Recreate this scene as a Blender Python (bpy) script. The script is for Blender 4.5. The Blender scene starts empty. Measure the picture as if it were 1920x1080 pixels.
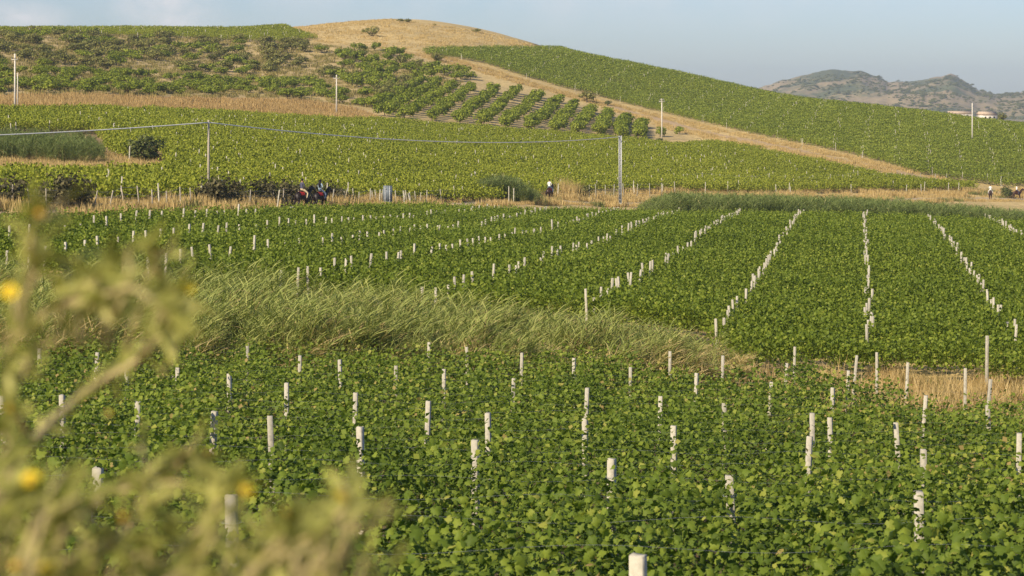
import bpy, bmesh, math, random
import numpy as np
from mathutils import Vector, Matrix, Euler

S = bpy.context.scene
COL = S.collection
R = math.radians
rng = np.random.default_rng(11)
random.seed(11)

# ------------------------------------------------------------------ camera
F, YH = 4200.0, 190.0            # focal length in photo pixels, row of the horizon
cam = bpy.data.cameras.new('camera')
cam.sensor_width = 36.0
cam.lens = 36.0 * F / 1920.0
cam.shift_y = (YH - 540.0) / 1920.0
cam.clip_start = 0.1
cam.clip_end = 30000
cam.dof.use_dof = True
cam.dof.focus_distance = 60.0
cam.dof.aperture_fstop = 7.6
cam_o = bpy.data.objects.new('camera', cam)
cam_o.rotation_euler = (R(90), 0, 0)
COL.objects.link(cam_o)
S.camera = cam_o

# ------------------------------------------------------------------ sky and sun
SUN_AZ, SUN_EL = R(-138), R(33)      # from the left, a little behind the camera
sun_dir = Vector((math.sin(SUN_AZ) * math.cos(SUN_EL), math.cos(SUN_AZ) * math.cos(SUN_EL), math.sin(SUN_EL)))
W = bpy.data.worlds.new('World')
S.world = W
W.use_nodes = True
nt = W.node_tree
bg = nt.nodes['Background']
sky = nt.nodes.new('ShaderNodeTexSky')
sky.sky_type = 'NISHITA'
sky.sun_disc = False
sky.sun_elevation = SUN_EL
sky.sun_rotation = SUN_AZ
sky.air_density = 1.0
sky.dust_density = 0.5
sky.ozone_density = 2.0
tc = nt.nodes.new('ShaderNodeTexCoord')
mp = nt.nodes.new('ShaderNodeMapping')
mp.inputs['Scale'].default_value = (30, 30, 45)
mp.inputs['Location'].default_value = (3.1, 0.4, 1.35)
cn = nt.nodes.new('ShaderNodeTexNoise')
cn.inputs['Scale'].default_value = 1.0
cn.inputs['Detail'].default_value = 8
cn.inputs['Roughness'].default_value = 0.55
nt.links.new(tc.outputs['Generated'], mp.inputs['Vector'])
nt.links.new(mp.outputs[0], cn.inputs['Vector'])
acc = None
for (cx, cz, rx, rz, am) in ((-.150, .048, .020, .020, 1.7), (-.212, .037, .016, .006, 1.3), (.02, .060, .20, .020, .8), (-.30, .09, .12, .03, .8), (.45, .11, .2, .03, .7)):
    m1 = nt.nodes.new('ShaderNodeMapping'); m1.vector_type = 'POINT'
    m1.inputs['Location'].default_value = (-cx/rx, 0, -cz/rz); m1.inputs['Scale'].default_value = (1/rx, 0, 1/rz)
    ln = nt.nodes.new('ShaderNodeVectorMath'); ln.operation = 'LENGTH'
    mr = nt.nodes.new('ShaderNodeMapRange'); mr.inputs['From Min'].default_value = 1.6; mr.inputs['From Max'].default_value = 0.0
    mr.inputs['To Min'].default_value = 0.0; mr.inputs['To Max'].default_value = am
    nt.links.new(tc.outputs['Generated'], m1.inputs['Vector']); nt.links.new(m1.outputs[0], ln.inputs[0]); nt.links.new(ln.outputs['Value'], mr.inputs['Value'])
    if acc is None: acc = mr.outputs[0]
    else:
        mm_ = nt.nodes.new('ShaderNodeMath'); mm_.operation = 'MAXIMUM'; nt.links.new(acc, mm_.inputs[0]); nt.links.new(mr.outputs[0], mm_.inputs[1]); acc = mm_.outputs[0]
nm = nt.nodes.new('ShaderNodeMapRange'); nm.inputs['From Min'].default_value = .32; nm.inputs['From Max'].default_value = .75
nt.links.new(cn.outputs['Fac'], nm.inputs['Value'])
cm = nt.nodes.new('ShaderNodeMath'); cm.operation = 'MULTIPLY'; cm.use_clamp = True
nt.links.new(acc, cm.inputs[0]); nt.links.new(nm.outputs[0], cm.inputs[1])
mx = nt.nodes.new('ShaderNodeMixRGB')
mx.inputs[2].default_value = (7.0, 6.8, 6.9, 1)       # sunlit thin cloud
nt.links.new(cm.outputs[0], mx.inputs[0])
tn = nt.nodes.new('ShaderNodeMixRGB')
tn.blend_type = 'MULTIPLY'
tn.inputs[0].default_value = 1.0
tn.inputs[2].default_value = (0.73, 0.80, 1.04, 1)      # clear blue of a dry late afternoon
nt.links.new(sky.outputs[0], tn.inputs[1])
nt.links.new(tn.outputs[0], mx.inputs[1])
nt.links.new(mx.outputs[0], bg.inputs[0])
bg.inputs[1].default_value = 0.09

sl = bpy.data.lights.new('sun', 'SUN')
sl.energy = 5.0
sl.angle = R(0.5)
sl.color = (1.0, 0.85, 0.62)
so = bpy.data.objects.new('sun', sl)
so.rotation_euler = (-sun_dir).to_track_quat('-Z', 'Y').to_euler()
COL.objects.link(so)

vs = S.view_settings
vs.view_transform = 'Standard'
vs.look = 'None'
vs.gamma = 1.0
vs.exposure = 0.42
S.cycles.volume_bounces = 0
S.cycles.max_bounces = 6
S.cycles.transparent_max_bounces = 4

# ------------------------------------------------------------------ the shape of the land
KN = {   # azimuth (photo column): distance -> ground height relative to the camera
 -400: {85:-7.0,107:-6.7,130:-6.6,160:-6.3,235:-5,290:-3,337:-1,390:.5,520:9,650:19,760:20,1000:8},
 0:    {85:-7.8,107:-7.6,140:-7.25,165:-7.0,235:-6.1,290:-4.0,337:-1.6,390:.6,520:10,650:20,760:21,900:15,1000:8},
 400:  {85:-8.2,107:-8.2,140:-8.4,168:-8.35,205:-8.0,300:-5.6,400:-2.6,440:-.7,520:4.6,600:11.5,690:21.3,800:22,1000:10},
 800:  {85:-9,107:-9.2,150:-10,200:-10.9,236:-11.3,262:-10.8,350:-8.2,450:-4.4,520:.8,600:9.5,660:17,780:28,860:29,1000:15},
 1200: {85:-9.8,107:-10.2,150:-10.8,190:-11.2,250:-12.9,305:-14.1,330:-13.2,400:-11,490:-8,540:-5.2,600:-.5,660:7,700:10,800:8,1000:-5},
 1600: {85:-10.7,107:-11,150:-11.1,190:-11.5,250:-13.6,330:-16,368:-16.6,392:-15.6,430:-13.2,480:-10.2,540:-5.5,620:-2,720:-4.5,1000:-15},
 2000: {85:-10.7,107:-11,150:-11.3,190:-12,250:-14.3,330:-16.8,420:-18.7,445:-16.8,470:-14,500:-11.3,540:-9.6,590:-8.8,700:-9.5,900:-9.5,1000:-12},
 2400: {85:-11,107:-11.3,150:-11.8,190:-12.5,250:-14.8,330:-17.3,420:-19.5,480:-19,520:-16.5,560:-14,620:-12.5,700:-12,1000:-16},
}
YG = np.arange(60, 1602, 2.0)
def pchip(xs, ys, x):
    xs = np.asarray(xs, float); ys = np.asarray(ys, float)
    h = np.diff(xs); d = np.diff(ys) / h
    m = np.zeros(len(xs))
    for i in range(1, len(xs) - 1):
        if d[i-1] * d[i] > 0:
            w1 = 2*h[i] + h[i-1]; w2 = h[i] + 2*h[i-1]
            m[i] = (w1 + w2) / (w1/d[i-1] + w2/d[i])
    m[0], m[-1] = d[0], d[-1]
    i = np.clip(np.searchsorted(xs, x) - 1, 0, len(xs) - 2)
    t = (x - xs[i]) / h[i]
    return ((1+2*t)*(1-t)**2*ys[i] + t*(1-t)**2*h[i]*m[i] + t*t*(3-2*t)*ys[i+1] + t*t*(t-1)*h[i]*m[i+1])
keys = [-800] + sorted(KN) + [2800]
prof = []
for k in keys:
    kk = min(max(k, -400), 2400)
    d = dict(KN[kk]); d[60] = d[85]; d[1300] = -22; d[1700] = -26
    ks = sorted(d)
    prof.append(pchip(ks, [d[q] for q in ks], YG))
prof = np.array(prof)
PG = np.arange(-800, 2801, 20.0)
def catmull(P, t):
    n = len(P); i = np.clip(np.floor(t).astype(int), 0, n - 2); f = (t - i)[:, None]
    p0 = P[np.clip(i-1, 0, n-1)]; p1 = P[i]; p2 = P[i+1]; p3 = P[np.clip(i+2, 0, n-1)]
    return .5*((2*p1) + (-p0+p2)*f + (2*p0-5*p1+4*p2-p3)*f**2 + (-p0+3*p1-3*p2+p3)*f**3)
TAB = catmull(prof, (PG + 800) / 400.0)
for it in range(3):     # soften
    TAB[:, 1:-1] = .25*TAB[:, :-2] + .5*TAB[:, 1:-1] + .25*TAB[:, 2:]
def sstep(a, b, x):
    t = np.clip((x - a) / (b - a), 0, 1); return t*t*(3-2*t)
def H(X, Y):
    X = np.asarray(X, float); Y = np.asarray(Y, float)
    Xc = np.clip(X, -60, 60); Yc = np.clip(Y, 0, 90)
    zn = -(0.879 + 0.038*Xc + 0.14*Yc - 0.000652*Yc*Yc) - 1.7
    zn = zn + (-1.62 - zn) * (1 - sstep(2.4, 8.0, Y))
    px = np.clip(960 + F*X/np.maximum(Y, 40), -799, 2799)
    a = (px + 800) / 20; b = np.clip((Y - 60) / 2, 0, len(YG) - 1.001)
    i = np.floor(a).astype(int); j = np.floor(b).astype(int); fa = a - i; fb = b - j
    zf = (TAB[i, j]*(1-fa)*(1-fb) + TAB[i+1, j]*fa*(1-fb) + TAB[i, j+1]*(1-fa)*fb + TAB[i+1, j+1]*fa*fb)
    zf = zf + .12*np.sin(X*.21 + 1.3*np.sin(Y*.07))*np.sin(Y*.16 + .4) * sstep(90, 130, Y)
    zf = zf + .35*np.sin(X*.05 + 2)*np.sin(Y*.043 + X*.02) * sstep(420, 560, Y)
    w = sstep(68, 90, Y)
    return zn*(1-w) + zf*w
def pix(X, Y, Z):
    return 960 + F*X/Y, YH - F*Z/Y
def at(px, Y, lift=0.0):
    X = (px - 960) / F * Y
    return Vector((X, Y, float(H(X, Y)) + lift))
YS = np.concatenate([np.arange(9, 90, .25), np.arange(90, 500, .5), np.arange(500, 1000, 1.0)])
def cast(px, py, lift=0.0, ymin=9.0):
    ys = YS[YS >= ymin]
    X = ys * (px - 960) / F
    g = ys * (YH - py) / F - (H(X, ys) + lift)
    k = np.argmax(g <= 0)
    if g[k] > 0: k = len(ys) - 1
    y = ys[k]
    if k > 0:
        y = ys[k-1] + (ys[k]-ys[k-1]) * g[k-1] / (g[k-1] - g[k] + 1e-9)
    x = y * (px - 960) / F
    return Vector((x, y, float(H(x, y))))
def inpoly(px, py, poly):
    px = np.asarray(px); py = np.asarray(py)
    r = np.zeros(px.shape, bool); n = len(poly)
    for i in range(n):
        x0, y0 = poly[i]; x1, y1 = poly[(i+1) % n]
        if y0 == y1: continue
        c = ((y0 > py) != (y1 > py)) & (px < (x1-x0)*(py-y0)/(y1-y0) + x0)
        r ^= c
    return r
def vnoise(X, Y, s, seed=0):       # cheap smooth value noise 0..1
    r = np.random.default_rng(seed).random((64, 64))
    x = np.asarray(X)/s; y = np.asarray(Y)/s
    i = np.floor(x).astype(int); j = np.floor(y).astype(int)
    u = x-i; v = y-j; u = u*u*(3-2*u); v = v*v*(3-2*v)
    g = lambda a, b: r[a % 64, b % 64]
    return g(i, j)*(1-u)*(1-v)+g(i+1, j)*u*(1-v)+g(i, j+1)*(1-u)*v+g(i+1, j+1)*u*v

# ------------------------------------------------------------------ mesh helpers
def mk_mesh(name, V, faces, mats=(), tint=None, mat_idx=None, smooth=False, colour=None):
    me = bpy.data.meshes.new(name)
    V = np.asarray(V, np.float32).reshape(-1, 3)
    me.vertices.add(len(V)); me.vertices.foreach_set('co', V.ravel())
    faces = [np.asarray(f, np.int32) for f in faces if len(f)]
    tot = np.concatenate([np.full(len(f), f.shape[1], np.int32) for f in faces]) if faces else np.zeros(0, np.int32)
    if len(tot):
        li = np.concatenate([f.ravel() for f in faces])
        me.loops.add(len(li)); me.loops.foreach_set('vertex_index', li)
        me.polygons.add(len(tot))
        st = np.concatenate([[0], np.cumsum(tot)[:-1]]).astype(np.int32)
        me.polygons.foreach_set('loop_start', st)
        me.polygons.foreach_set('loop_total', tot)
        if mat_idx is not None: me.polygons.foreach_set('material_index', np.asarray(mat_idx, np.int32))
        if smooth: me.polygons.foreach_set('use_smooth', np.ones(len(tot), bool))
    for m in mats: me.materials.append(m)
    if tint is not None:
        a = me.attributes.new('tint', 'FLOAT', 'POINT'); a.data.foreach_set('value', np.asarray(tint, np.float32))
    if colour is not None:
        a = me.attributes.new('cover', 'FLOAT_COLOR', 'POINT')
        c = np.ones((len(V), 4), np.float32); c[:, :3] = colour
        a.data.foreach_set('color', c.ravel())
    me.update(calc_edges=True)
    me.validate()
    return me
def ob(name, data, parent=None, label=None, cat=None, group=None, kind=None, loc=None, rot=None):
    o = bpy.data.objects.new(name, data); COL.objects.link(o)
    if parent is not None: o.parent = parent
    if loc is not None: o.location = loc
    if rot is not None: o.rotation_euler = rot
    if label: o['label'] = label
    if cat: o['category'] = cat
    if group: o['group'] = group
    if kind: o['kind'] = kind
    return o
class MB:
    """collects shapes into one mesh"""
    def __init__(s): s.V = []; s.F3 = []; s.F4 = []; s.T = []; s.n = 0
    def add(s, V, F3=None, F4=None, tint=.5):
        V = np.asarray(V, float).reshape(-1, 3)
        if F3 is not None and len(F3): s.F3.append(np.asarray(F3) + s.n)
        if F4 is not None and len(F4): s.F4.append(np.asarray(F4) + s.n)
        s.V.append(V); s.T.append(np.broadcast_to(np.asarray(tint, float), (len(V),)).copy()); s.n += len(V)
    def box(s, c, size, tint=.5, rot=None):
        c = np.asarray(c, float); h = np.asarray(size, float) / 2
        V = np.array([[x, y, z] for x in (-1, 1) for y in (-1, 1) for z in (-1, 1)]) * h
        if rot is not None: V = V @ np.array(Euler(rot).to_matrix()).T
        s.add(V + c, None, [[0,1,3,2],[4,6,7,5],[0,4,5,1],[2,3,7,6],[0,2,6,4],[1,5,7,3]], tint)
    def tube(s, P, rad, n=5, tint=.5, cap=True):
        P = np.asarray(P, float); m = len(P); rad = np.broadcast_to(rad, (m,))
        T = np.gradient(P, axis=0); T /= np.linalg.norm(T, axis=1)[:, None] + 1e-9
        up = np.array([0, 0, 1.]) if abs(T[0, 2]) < .9 else np.array([1., 0, 0])
        A = np.cross(T, up); A /= np.linalg.norm(A, axis=1)[:, None] + 1e-9
        B = np.cross(T, A)
        an = np.arange(n) * 2*math.pi/n
        V = (P[:, None, :] + rad[:, None, None]*(np.cos(an)[None, :, None]*A[:, None, :] + np.sin(an)[None, :, None]*B[:, None, :])).reshape(-1, 3)
        Q = []
        for i in range(m-1):
            for k in range(n):
                Q.append([i*n+k, i*n+(k+1) % n, (i+1)*n+(k+1) % n, (i+1)*n+k])
        T3 = []
        if cap:
            V = np.vstack([V, P[:1], P[-1:]])
            for k in range(n):
                T3.append([m*n, (k+1) % n, k]); T3.append([m*n+1, (m-1)*n+k, (m-1)*n+(k+1) % n])
        s.add(V, T3, Q, tint)
    def mesh(s, name, mats, **kw):
        V = np.vstack(s.V); f = []
        if s.F3: f.append(np.vstack(s.F3))
        if s.F4: f.append(np.vstack(s.F4))
        return mk_mesh(name, V, f, mats, tint=np.concatenate(s.T), **kw)
def leaves(mb, C, size, N, tmpl, tris, tint, g=rng):
    """one leaf of the template at every centre C, facing N"""
    n = len(C)
    N = N / (np.linalg.norm(N, axis=1)[:, None] + 1e-9)
    r = g.normal(size=(n, 3))
    A = np.cross(N, r); A /= np.linalg.norm(A, axis=1)[:, None] + 1e-9
    B = np.cross(N, A)
    t = np.asarray(tmpl, float); k = len(t)
    V = C[:, None, :] + np.asarray(size)[:, None, None]*(t[None, :, 0:1]*A[:, None, :] + t[None, :, 1:2]*B[:, None, :] + t[None, :, 2:3]*N[:, None, :])
    tr = np.asarray(tris)
    Fc = (np.arange(n)[:, None, None]*k + tr[None]).reshape(-1, tr.shape[1])
    if tr.shape[1] == 3: mb.add(V.reshape(-1, 3), Fc, None, np.repeat(tint, k))
    else: mb.add(V.reshape(-1, 3), None, Fc, np.repeat(tint, k))
# leaf outlines
KITE = [(-.5, 0, .0), (0, -.42, .10), (.5, 0, -.05), (0, .42, .10)]
KITE_F = [[0, 1, 2], [0, 2, 3]]
_ang = [(-.34, 0), (-.48, .22), (-.22, .47), (.02, .33), (.28, .42), (.31, .18), (.55, 0), (.31, -.18), (.28, -.42), (.02, -.33), (-.22, -.47), (-.48, -.22)]
VLEAF = [(0, 0, .10)] + [(x, y, -.20*abs(y)*2 - .14*max(x, 0)*2 + .05*((i*7) % 3)) for i, (x, y) in enumerate(_ang)]
VLEAF_F = [[0, i+1, (i+1) % 12 + 1] for i in range(12)]

# ------------------------------------------------------------------ materials
def node_mat(name):
    m = bpy.data.materials.new(name); m.use_nodes = True
    return m, m.node_tree, m.node_tree.nodes['Principled BSDF'], m.node_tree.nodes['Material Output']
def leaf_mat(name, stops, trans=.28, rough=.5, spec=.12, var=.12, patch=0.0, pscale=.15):
    m, t, b, out = node_mat(name)
    at_ = t.nodes.new('ShaderNodeAttribute'); at_.attribute_name = 'tint'
    oi = t.nodes.new('ShaderNodeObjectInfo')
    ma = t.nodes.new('ShaderNodeMath'); ma.operation = 'MULTIPLY_ADD'
    ma.inputs[1].default_value = var; ma.inputs[2].default_value = -var/2
    t.links.new(oi.outputs['Random'], ma.inputs[0])
    ad = t.nodes.new('ShaderNodeMath'); ad.operation = 'ADD'; ad.use_clamp = True
    t.links.new(at_.outputs['Fac'], ad.inputs[0]); t.links.new(ma.outputs[0], ad.inputs[1])
    src = ad.outputs[0]
    if patch:
        ge = t.nodes.new('ShaderNodeNewGeometry'); no = t.nodes.new('ShaderNodeTexNoise')
        no.inputs['Scale'].default_value = pscale; no.inputs['Detail'].default_value = 3
        t.links.new(ge.outputs['Position'], no.inputs['Vector'])
        m2 = t.nodes.new('ShaderNodeMath'); m2.operation = 'MULTIPLY_ADD'
        m2.inputs[1].default_value = patch*2; m2.inputs[2].default_value = -patch
        t.links.new(no.outputs['Fac'], m2.inputs[0])
        a2 = t.nodes.new('ShaderNodeMath'); a2.operation = 'ADD'; a2.use_clamp = True
        t.links.new(src, a2.inputs[0]); t.links.new(m2.outputs[0], a2.inputs[1]); src = a2.outputs[0]
    rp = t.nodes.new('ShaderNodeValToRGB')
    e = rp.color_ramp.elements
    while len(e) < len(stops): e.new(.5)
    for i, (p, c) in enumerate(stops): e[i].position = p; e[i].color = (*c, 1)
    t.links.new(src, rp.inputs[0]); t.links.new(rp.outputs[0], b.inputs['Base Color'])
    b.inputs['Roughness'].default_value = rough; b.inputs['Specular IOR Level'].default_value = spec
    if trans:
        tr = t.nodes.new('ShaderNodeBsdfTranslucent'); mi = t.nodes.new('ShaderNodeMixShader'); mi.inputs[0].default_value = trans
        br = t.nodes.new('ShaderNodeMixRGB'); br.blend_type = 'MULTIPLY'; br.inputs[0].default_value = 1; br.inputs[2].default_value = (1.25, 1.35, .6, 1)
        t.links.new(rp.outputs[0], br.inputs[1]); t.links.new(br.outputs[0], tr.inputs[0])
        t.links.new(b.outputs[0], mi.inputs[1]); t.links.new(tr.outputs[0], mi.inputs[2]); t.links.new(mi.outputs[0], out.inputs['Surface'])
    return m
def plain_mat(name, col, rough=.8, nscale=20., namt=.25, spec=.3, bump=0., metal=0.):
    m, t, b, out = node_mat(name)
    tcn = t.nodes.new('ShaderNodeTexCoord'); no = t.nodes.new('ShaderNodeTexNoise')
    no.inputs['Scale'].default_value = nscale; no.inputs['Detail'].default_value = 6
    t.links.new(tcn.outputs['Object'], no.inputs['Vector'])
    oi = t.nodes.new('ShaderNodeObjectInfo')
    mr = t.nodes.new('ShaderNodeMapRange'); mr.inputs['From Min'].default_value = .3; mr.inputs['From Max'].default_value = .7
    mr.inputs['To Min'].default_value = 1-namt; mr.inputs['To Max'].default_value = 1+namt*.6
    t.links.new(no.outputs['Fac'], mr.inputs['Value'])
    mr2 = t.nodes.new('ShaderNodeMapRange'); mr2.inputs['To Min'].default_value = 1-namt*.4; mr2.inputs['To Max'].default_value = 1+namt*.2
    t.links.new(oi.outputs['Random'], mr2.inputs['Value'])
    mm = t.nodes.new('ShaderNodeMath'); mm.operation = 'MULTIPLY'
    t.links.new(mr.outputs[0], mm.inputs[0]); t.links.new(mr2.outputs[0], mm.inputs[1])
    mc = t.nodes.new('ShaderNodeMixRGB'); mc.blend_type = 'MULTIPLY'; mc.inputs[0].default_value = 1; mc.inputs[1].default_value = (*col, 1)
    t.links.new(mm.outputs[0], mc.inputs[2]); t.links.new(mc.outputs[0], b.inputs['Base Color'])
    b.inputs['Roughness'].default_value = rough; b.inputs['Specular IOR Level'].default_value = spec; b.inputs['Metallic'].default_value = metal
    if bump:
        bp = t.nodes.new('ShaderNodeBump'); bp.inputs['Strength'].default_value = bump
        t.links.new(no.outputs['Fac'], bp.inputs['Height']); t.links.new(bp.outputs[0], b.inputs['Normal'])
    return m
M = {}
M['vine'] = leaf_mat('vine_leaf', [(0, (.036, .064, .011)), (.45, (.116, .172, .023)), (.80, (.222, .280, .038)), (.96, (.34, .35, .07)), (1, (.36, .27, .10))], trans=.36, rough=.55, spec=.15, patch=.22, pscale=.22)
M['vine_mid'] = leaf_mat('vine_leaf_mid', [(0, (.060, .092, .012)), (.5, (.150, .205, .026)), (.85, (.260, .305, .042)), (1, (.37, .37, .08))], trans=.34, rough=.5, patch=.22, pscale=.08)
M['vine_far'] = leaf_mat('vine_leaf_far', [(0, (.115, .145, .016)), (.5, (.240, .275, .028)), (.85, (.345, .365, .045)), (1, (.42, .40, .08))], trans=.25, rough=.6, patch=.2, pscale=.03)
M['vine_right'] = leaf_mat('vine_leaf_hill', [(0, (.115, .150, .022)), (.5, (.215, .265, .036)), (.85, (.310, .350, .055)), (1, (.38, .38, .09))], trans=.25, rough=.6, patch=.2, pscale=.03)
M['reed'] = leaf_mat('reed_blade', [(0, (.13, .165, .045)), (.5, (.275, .315, .088)), (.78, (.43, .43, .145)), (.86, (.46, .37, .16)), (1, (.62, .49, .25))], trans=.25, rough=.5, patch=.10, pscale=.3)
M['reed_far'] = leaf_mat('reed_blade_far', [(0, (.080, .115, .034)), (.6, (.180, .225, .068)), (.9, (.28, .30, .10)), (1, (.45, .37, .18))], trans=.2, rough=.6, patch=.1, pscale=.08)
M['dry'] = leaf_mat('dry_grass', [(0, (.30, .21, .085)), (.5, (.50, .37, .16)), (1, (.66, .52, .27))], trans=.2, rough=.8, spec=.1, patch=.2, pscale=.15)
M['drybrown'] = leaf_mat('dry_brown_grass', [(0, (.26, .165, .065)), (.5, (.46, .32, .135)), (1, (.60, .46, .23))], trans=.2, rough=.8, spec=.1, patch=.25, pscale=.06)
M['vergeweed'] = leaf_mat('verge_weed', [(0, (.09, .11, .03)), (.5, (.20, .21, .07)), (1, (.38, .32, .14))], trans=.2, rough=.8)
M['weed'] = leaf_mat('weed_leaf', [(0, (.13, .12, .035)), (.5, (.24, .21, .07)), (1, (.40, .31, .13))], trans=.2, rough=.8, patch=.3, pscale=.05)
M['tree_green'] = leaf_mat('orchard_leaf', [(0, (.080, .115, .012)), (.5, (.205, .250, .026)), (1, (.33, .36, .05))], trans=.22, rough=.55, var=.25)
M['tree_olive'] = leaf_mat('olive_leaf', [(0, (.085, .090, .024)), (.5, (.195, .195, .050)), (1, (.31, .29, .09))], trans=.18, rough=.6, var=.3)
M['shrub_green'] = leaf_mat('green_shrub_leaf', [(0, (.045, .06, .018)), (.5, (.11, .13, .04)), (1, (.20, .21, .07))], trans=.2, rough=.6)
M['shrub_dark'] = leaf_mat('dark_shrub_leaf', [(0, (.045, .042, .020)), (.6, (.10, .092, .042)), (1, (.19, .16, .08))], trans=.15, rough=.7)
M['twig'] = plain_mat('brown_twig', (.13, .085, .05), .9, 8, .4)
M['bark'] = plain_mat('tree_bark', (.16, .12, .085), .9, 6, .4)
M['concrete'] = plain_mat('post_concrete', (.455, .425, .34), .85, 14, .34, .2, .25)
M['wood'] = plain_mat('weathered_wood', (.42, .37, .29), .9, 18, .35)
M['wire'] = plain_mat('galvanised_wire', (.42, .44, .45), .5, 5, .1, .5, 0, .4)
M['steel'] = plain_mat('galvanised_steel', (.50, .52, .52), .5, 9, .15, .5, 0, .2)
M['signback'] = plain_mat('sign_back_grey', (.155, .185, .215), .55, 6, .15)
M['webgrey'] = plain_mat('steel_web', (.30, .31, .31), .6, 6, .1)
M['polec'] = plain_mat('pole_concrete', (.62, .58, .50), .85, 3, .12)
M['cable'] = plain_mat('pale_cable', (.72, .72, .70), .6, 3, .05)
M['insul'] = plain_mat('insulator', (.35, .32, .30), .4, 10, .1)
M['horse_dark'] = plain_mat('dark_bay_coat', (.020, .012, .009), .5, 4, .35, .4)
M['horse_bay'] = plain_mat('bay_coat', (.055, .022, .012), .5, 4, .35, .4)
M['hair'] = plain_mat('black_hair', (.010, .008, .007), .6, 12, .3)
M['skin'] = plain_mat('skin', (.42, .24, .16), .6, 10, .08)
M['white_cloth'] = plain_mat('white_cotton', (.80, .79, .76), .9, 8, .06)
M['navy_cloth'] = plain_mat('slate_blue_cotton', (.075, .075, .12), .9, 8, .1)
M['pale_blue'] = plain_mat('pale_blue_cotton', (.36, .47, .55), .9, 8, .1)
M['jeans'] = plain_mat('denim', (.12, .16, .24), .9, 10, .15)
M['cream'] = plain_mat('cream_breeches', (.58, .48, .30), .9, 10, .1)
M['red'] = plain_mat('red_saddle_cloth', (.34, .022, .022), .9, 10, .15)
M['leather'] = plain_mat('saddle_leather', (.045, .022, .014), .5, 10, .2)
M['stone'] = plain_mat('pale_stone', (.58, .54, .47), .9, 3, .25, .2, .3)
M['house_wall'] = plain_mat('house_plaster', (.66, .62, .55), .9, .6, .1)
M['roof'] = plain_mat('roof_tiles', (.48, .38, .28), .9, 2, .25)
M['pane'] = plain_mat('window_dark', (.04, .05, .06), .2, 2, .1)
M['bush_leaf'] = leaf_mat('fleabane_leaf', [(0, (.16, .17, .04)), (.5, (.34, .34, .09)), (1, (.56, .52, .19))], trans=.3, rough=.5, var=.45)
M['bush_stem'] = plain_mat('fleabane_stem', (.44, .36, .17), .8, 60, .2)
M['petal'] = plain_mat('yellow_petal', (.82, .63, .02), .7, 60, .1)
M['disc'] = plain_mat('orange_disc', (.58, .34, .05), .8, 60, .2)
M['bract'] = plain_mat('green_bract', (.33, .34, .11), .8, 60, .2)

# ground
def ground_mat():
    m, t, b, out = node_mat('ground')
    a = t.nodes.new('ShaderNodeAttribute'); a.attribute_name = 'cover'
    ge = t.nodes.new('ShaderNodeNewGeometry')
    n1 = t.nodes.new('ShaderNodeTexNoise'); n1.inputs['Scale'].default_value = 1.1; n1.inputs['Detail'].default_value = 8; n1.inputs['Roughness'].default_value = .65
    n2 = t.nodes.new('ShaderNodeTexNoise'); n2.inputs['Scale'].default_value = .07; n2.inputs['Detail'].default_value = 6; n2.inputs['Roughness'].default_value = .6
    for n in (n1, n2): t.links.new(ge.outputs['Position'], n.inputs['Vector'])
    r1 = t.nodes.new('ShaderNodeMapRange'); r1.inputs['From Min'].default_value = .3; r1.inputs['From Max'].default_value = .7; r1.inputs['To Min'].default_value = .68; r1.inputs['To Max'].default_value = 1.25
    r2 = t.nodes.new('ShaderNodeMapRange'); r2.inputs['From Min'].default_value = .3; r2.inputs['From Max'].default_value = .7; r2.inputs['To Min'].default_value = .78; r2.inputs['To Max'].default_value = 1.18
    t.links.new(n1.outputs['Fac'], r1.inputs['Value']); t.links.new(n2.outputs['Fac'], r2.inputs['Value'])
    mm = t.nodes.new('ShaderNodeMath'); mm.operation = 'MULTIPLY'
    t.links.new(r1.outputs[0], mm.inputs[0]); t.links.new(r2.outputs[0], mm.inputs[1])
    mc = t.nodes.new('ShaderNodeMixRGB'); mc.blend_type = 'MULTIPLY'; mc.inputs[0].default_value = 1
    t.links.new(a.outputs['Color'], mc.inputs[1]); t.links.new(mm.outputs[0], mc.inputs[2])
    t.links.new(mc.outputs[0], b.inputs['Base Color'])
    b.inputs['Roughness'].default_value = .95; b.inputs['Specular IOR Level'].default_value = .1
    bp = t.nodes.new('ShaderNodeBump'); bp.inputs['Strength'].default_value = .6; bp.inputs['Distance'].default_value = .3
    t.links.new(n1.outputs['Fac'], bp.inputs['Height']); t.links.new(bp.outputs[0], b.inputs['Normal'])
    return m
M['ground'] = ground_mat()

# ------------------------------------------------------------------ regions of the photograph
NEARV = [(-500, 585), (0, 600), (370, 612), (640, 640), (900, 655), (1100, 680), (1400, 718), (1520, 708), (1600, 736), (1700, 752), (1800, 762), (1920, 770), (2500, 820), (2500, 1500), (-500, 1500)]
MIDV = [(-500, 418), (0, 414), (150, 414), (250, 408), (420, 402), (560, 397), (750, 391), (900, 388), (1200, 390), (1340, 393), (1500, 400), (1640, 403), (1800, 406), (1920, 409), (2500, 420), (2500, 720), (1920, 690), (1700, 672), (1380, 668), (1330, 610), (1000, 575), (700, 555), (380, 515), (0, 500), (-500, 490)]
FARV = [(-600, 208), (0, 209), (150, 206), (400, 214), (630, 226), (750, 229), (1000, 250), (1200, 266), (1260, 275), (1300, 271), (1340, 270), (1400, 278), (1500, 298), (1600, 319), (1720, 340), (1830, 347), (1830, 351), (1420, 356), (1240, 352), (1100, 354), (1000, 362), (900, 370), (620, 366), (300, 366), (0, 370), (-600, 376)]
BANK = [(-600, 236), (0, 240), (185, 243), (208, 280), (240, 292), (246, 272), (300, 272), (322, 300), (318, 322), (160, 330), (0, 328), (-600, 326)]
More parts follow.
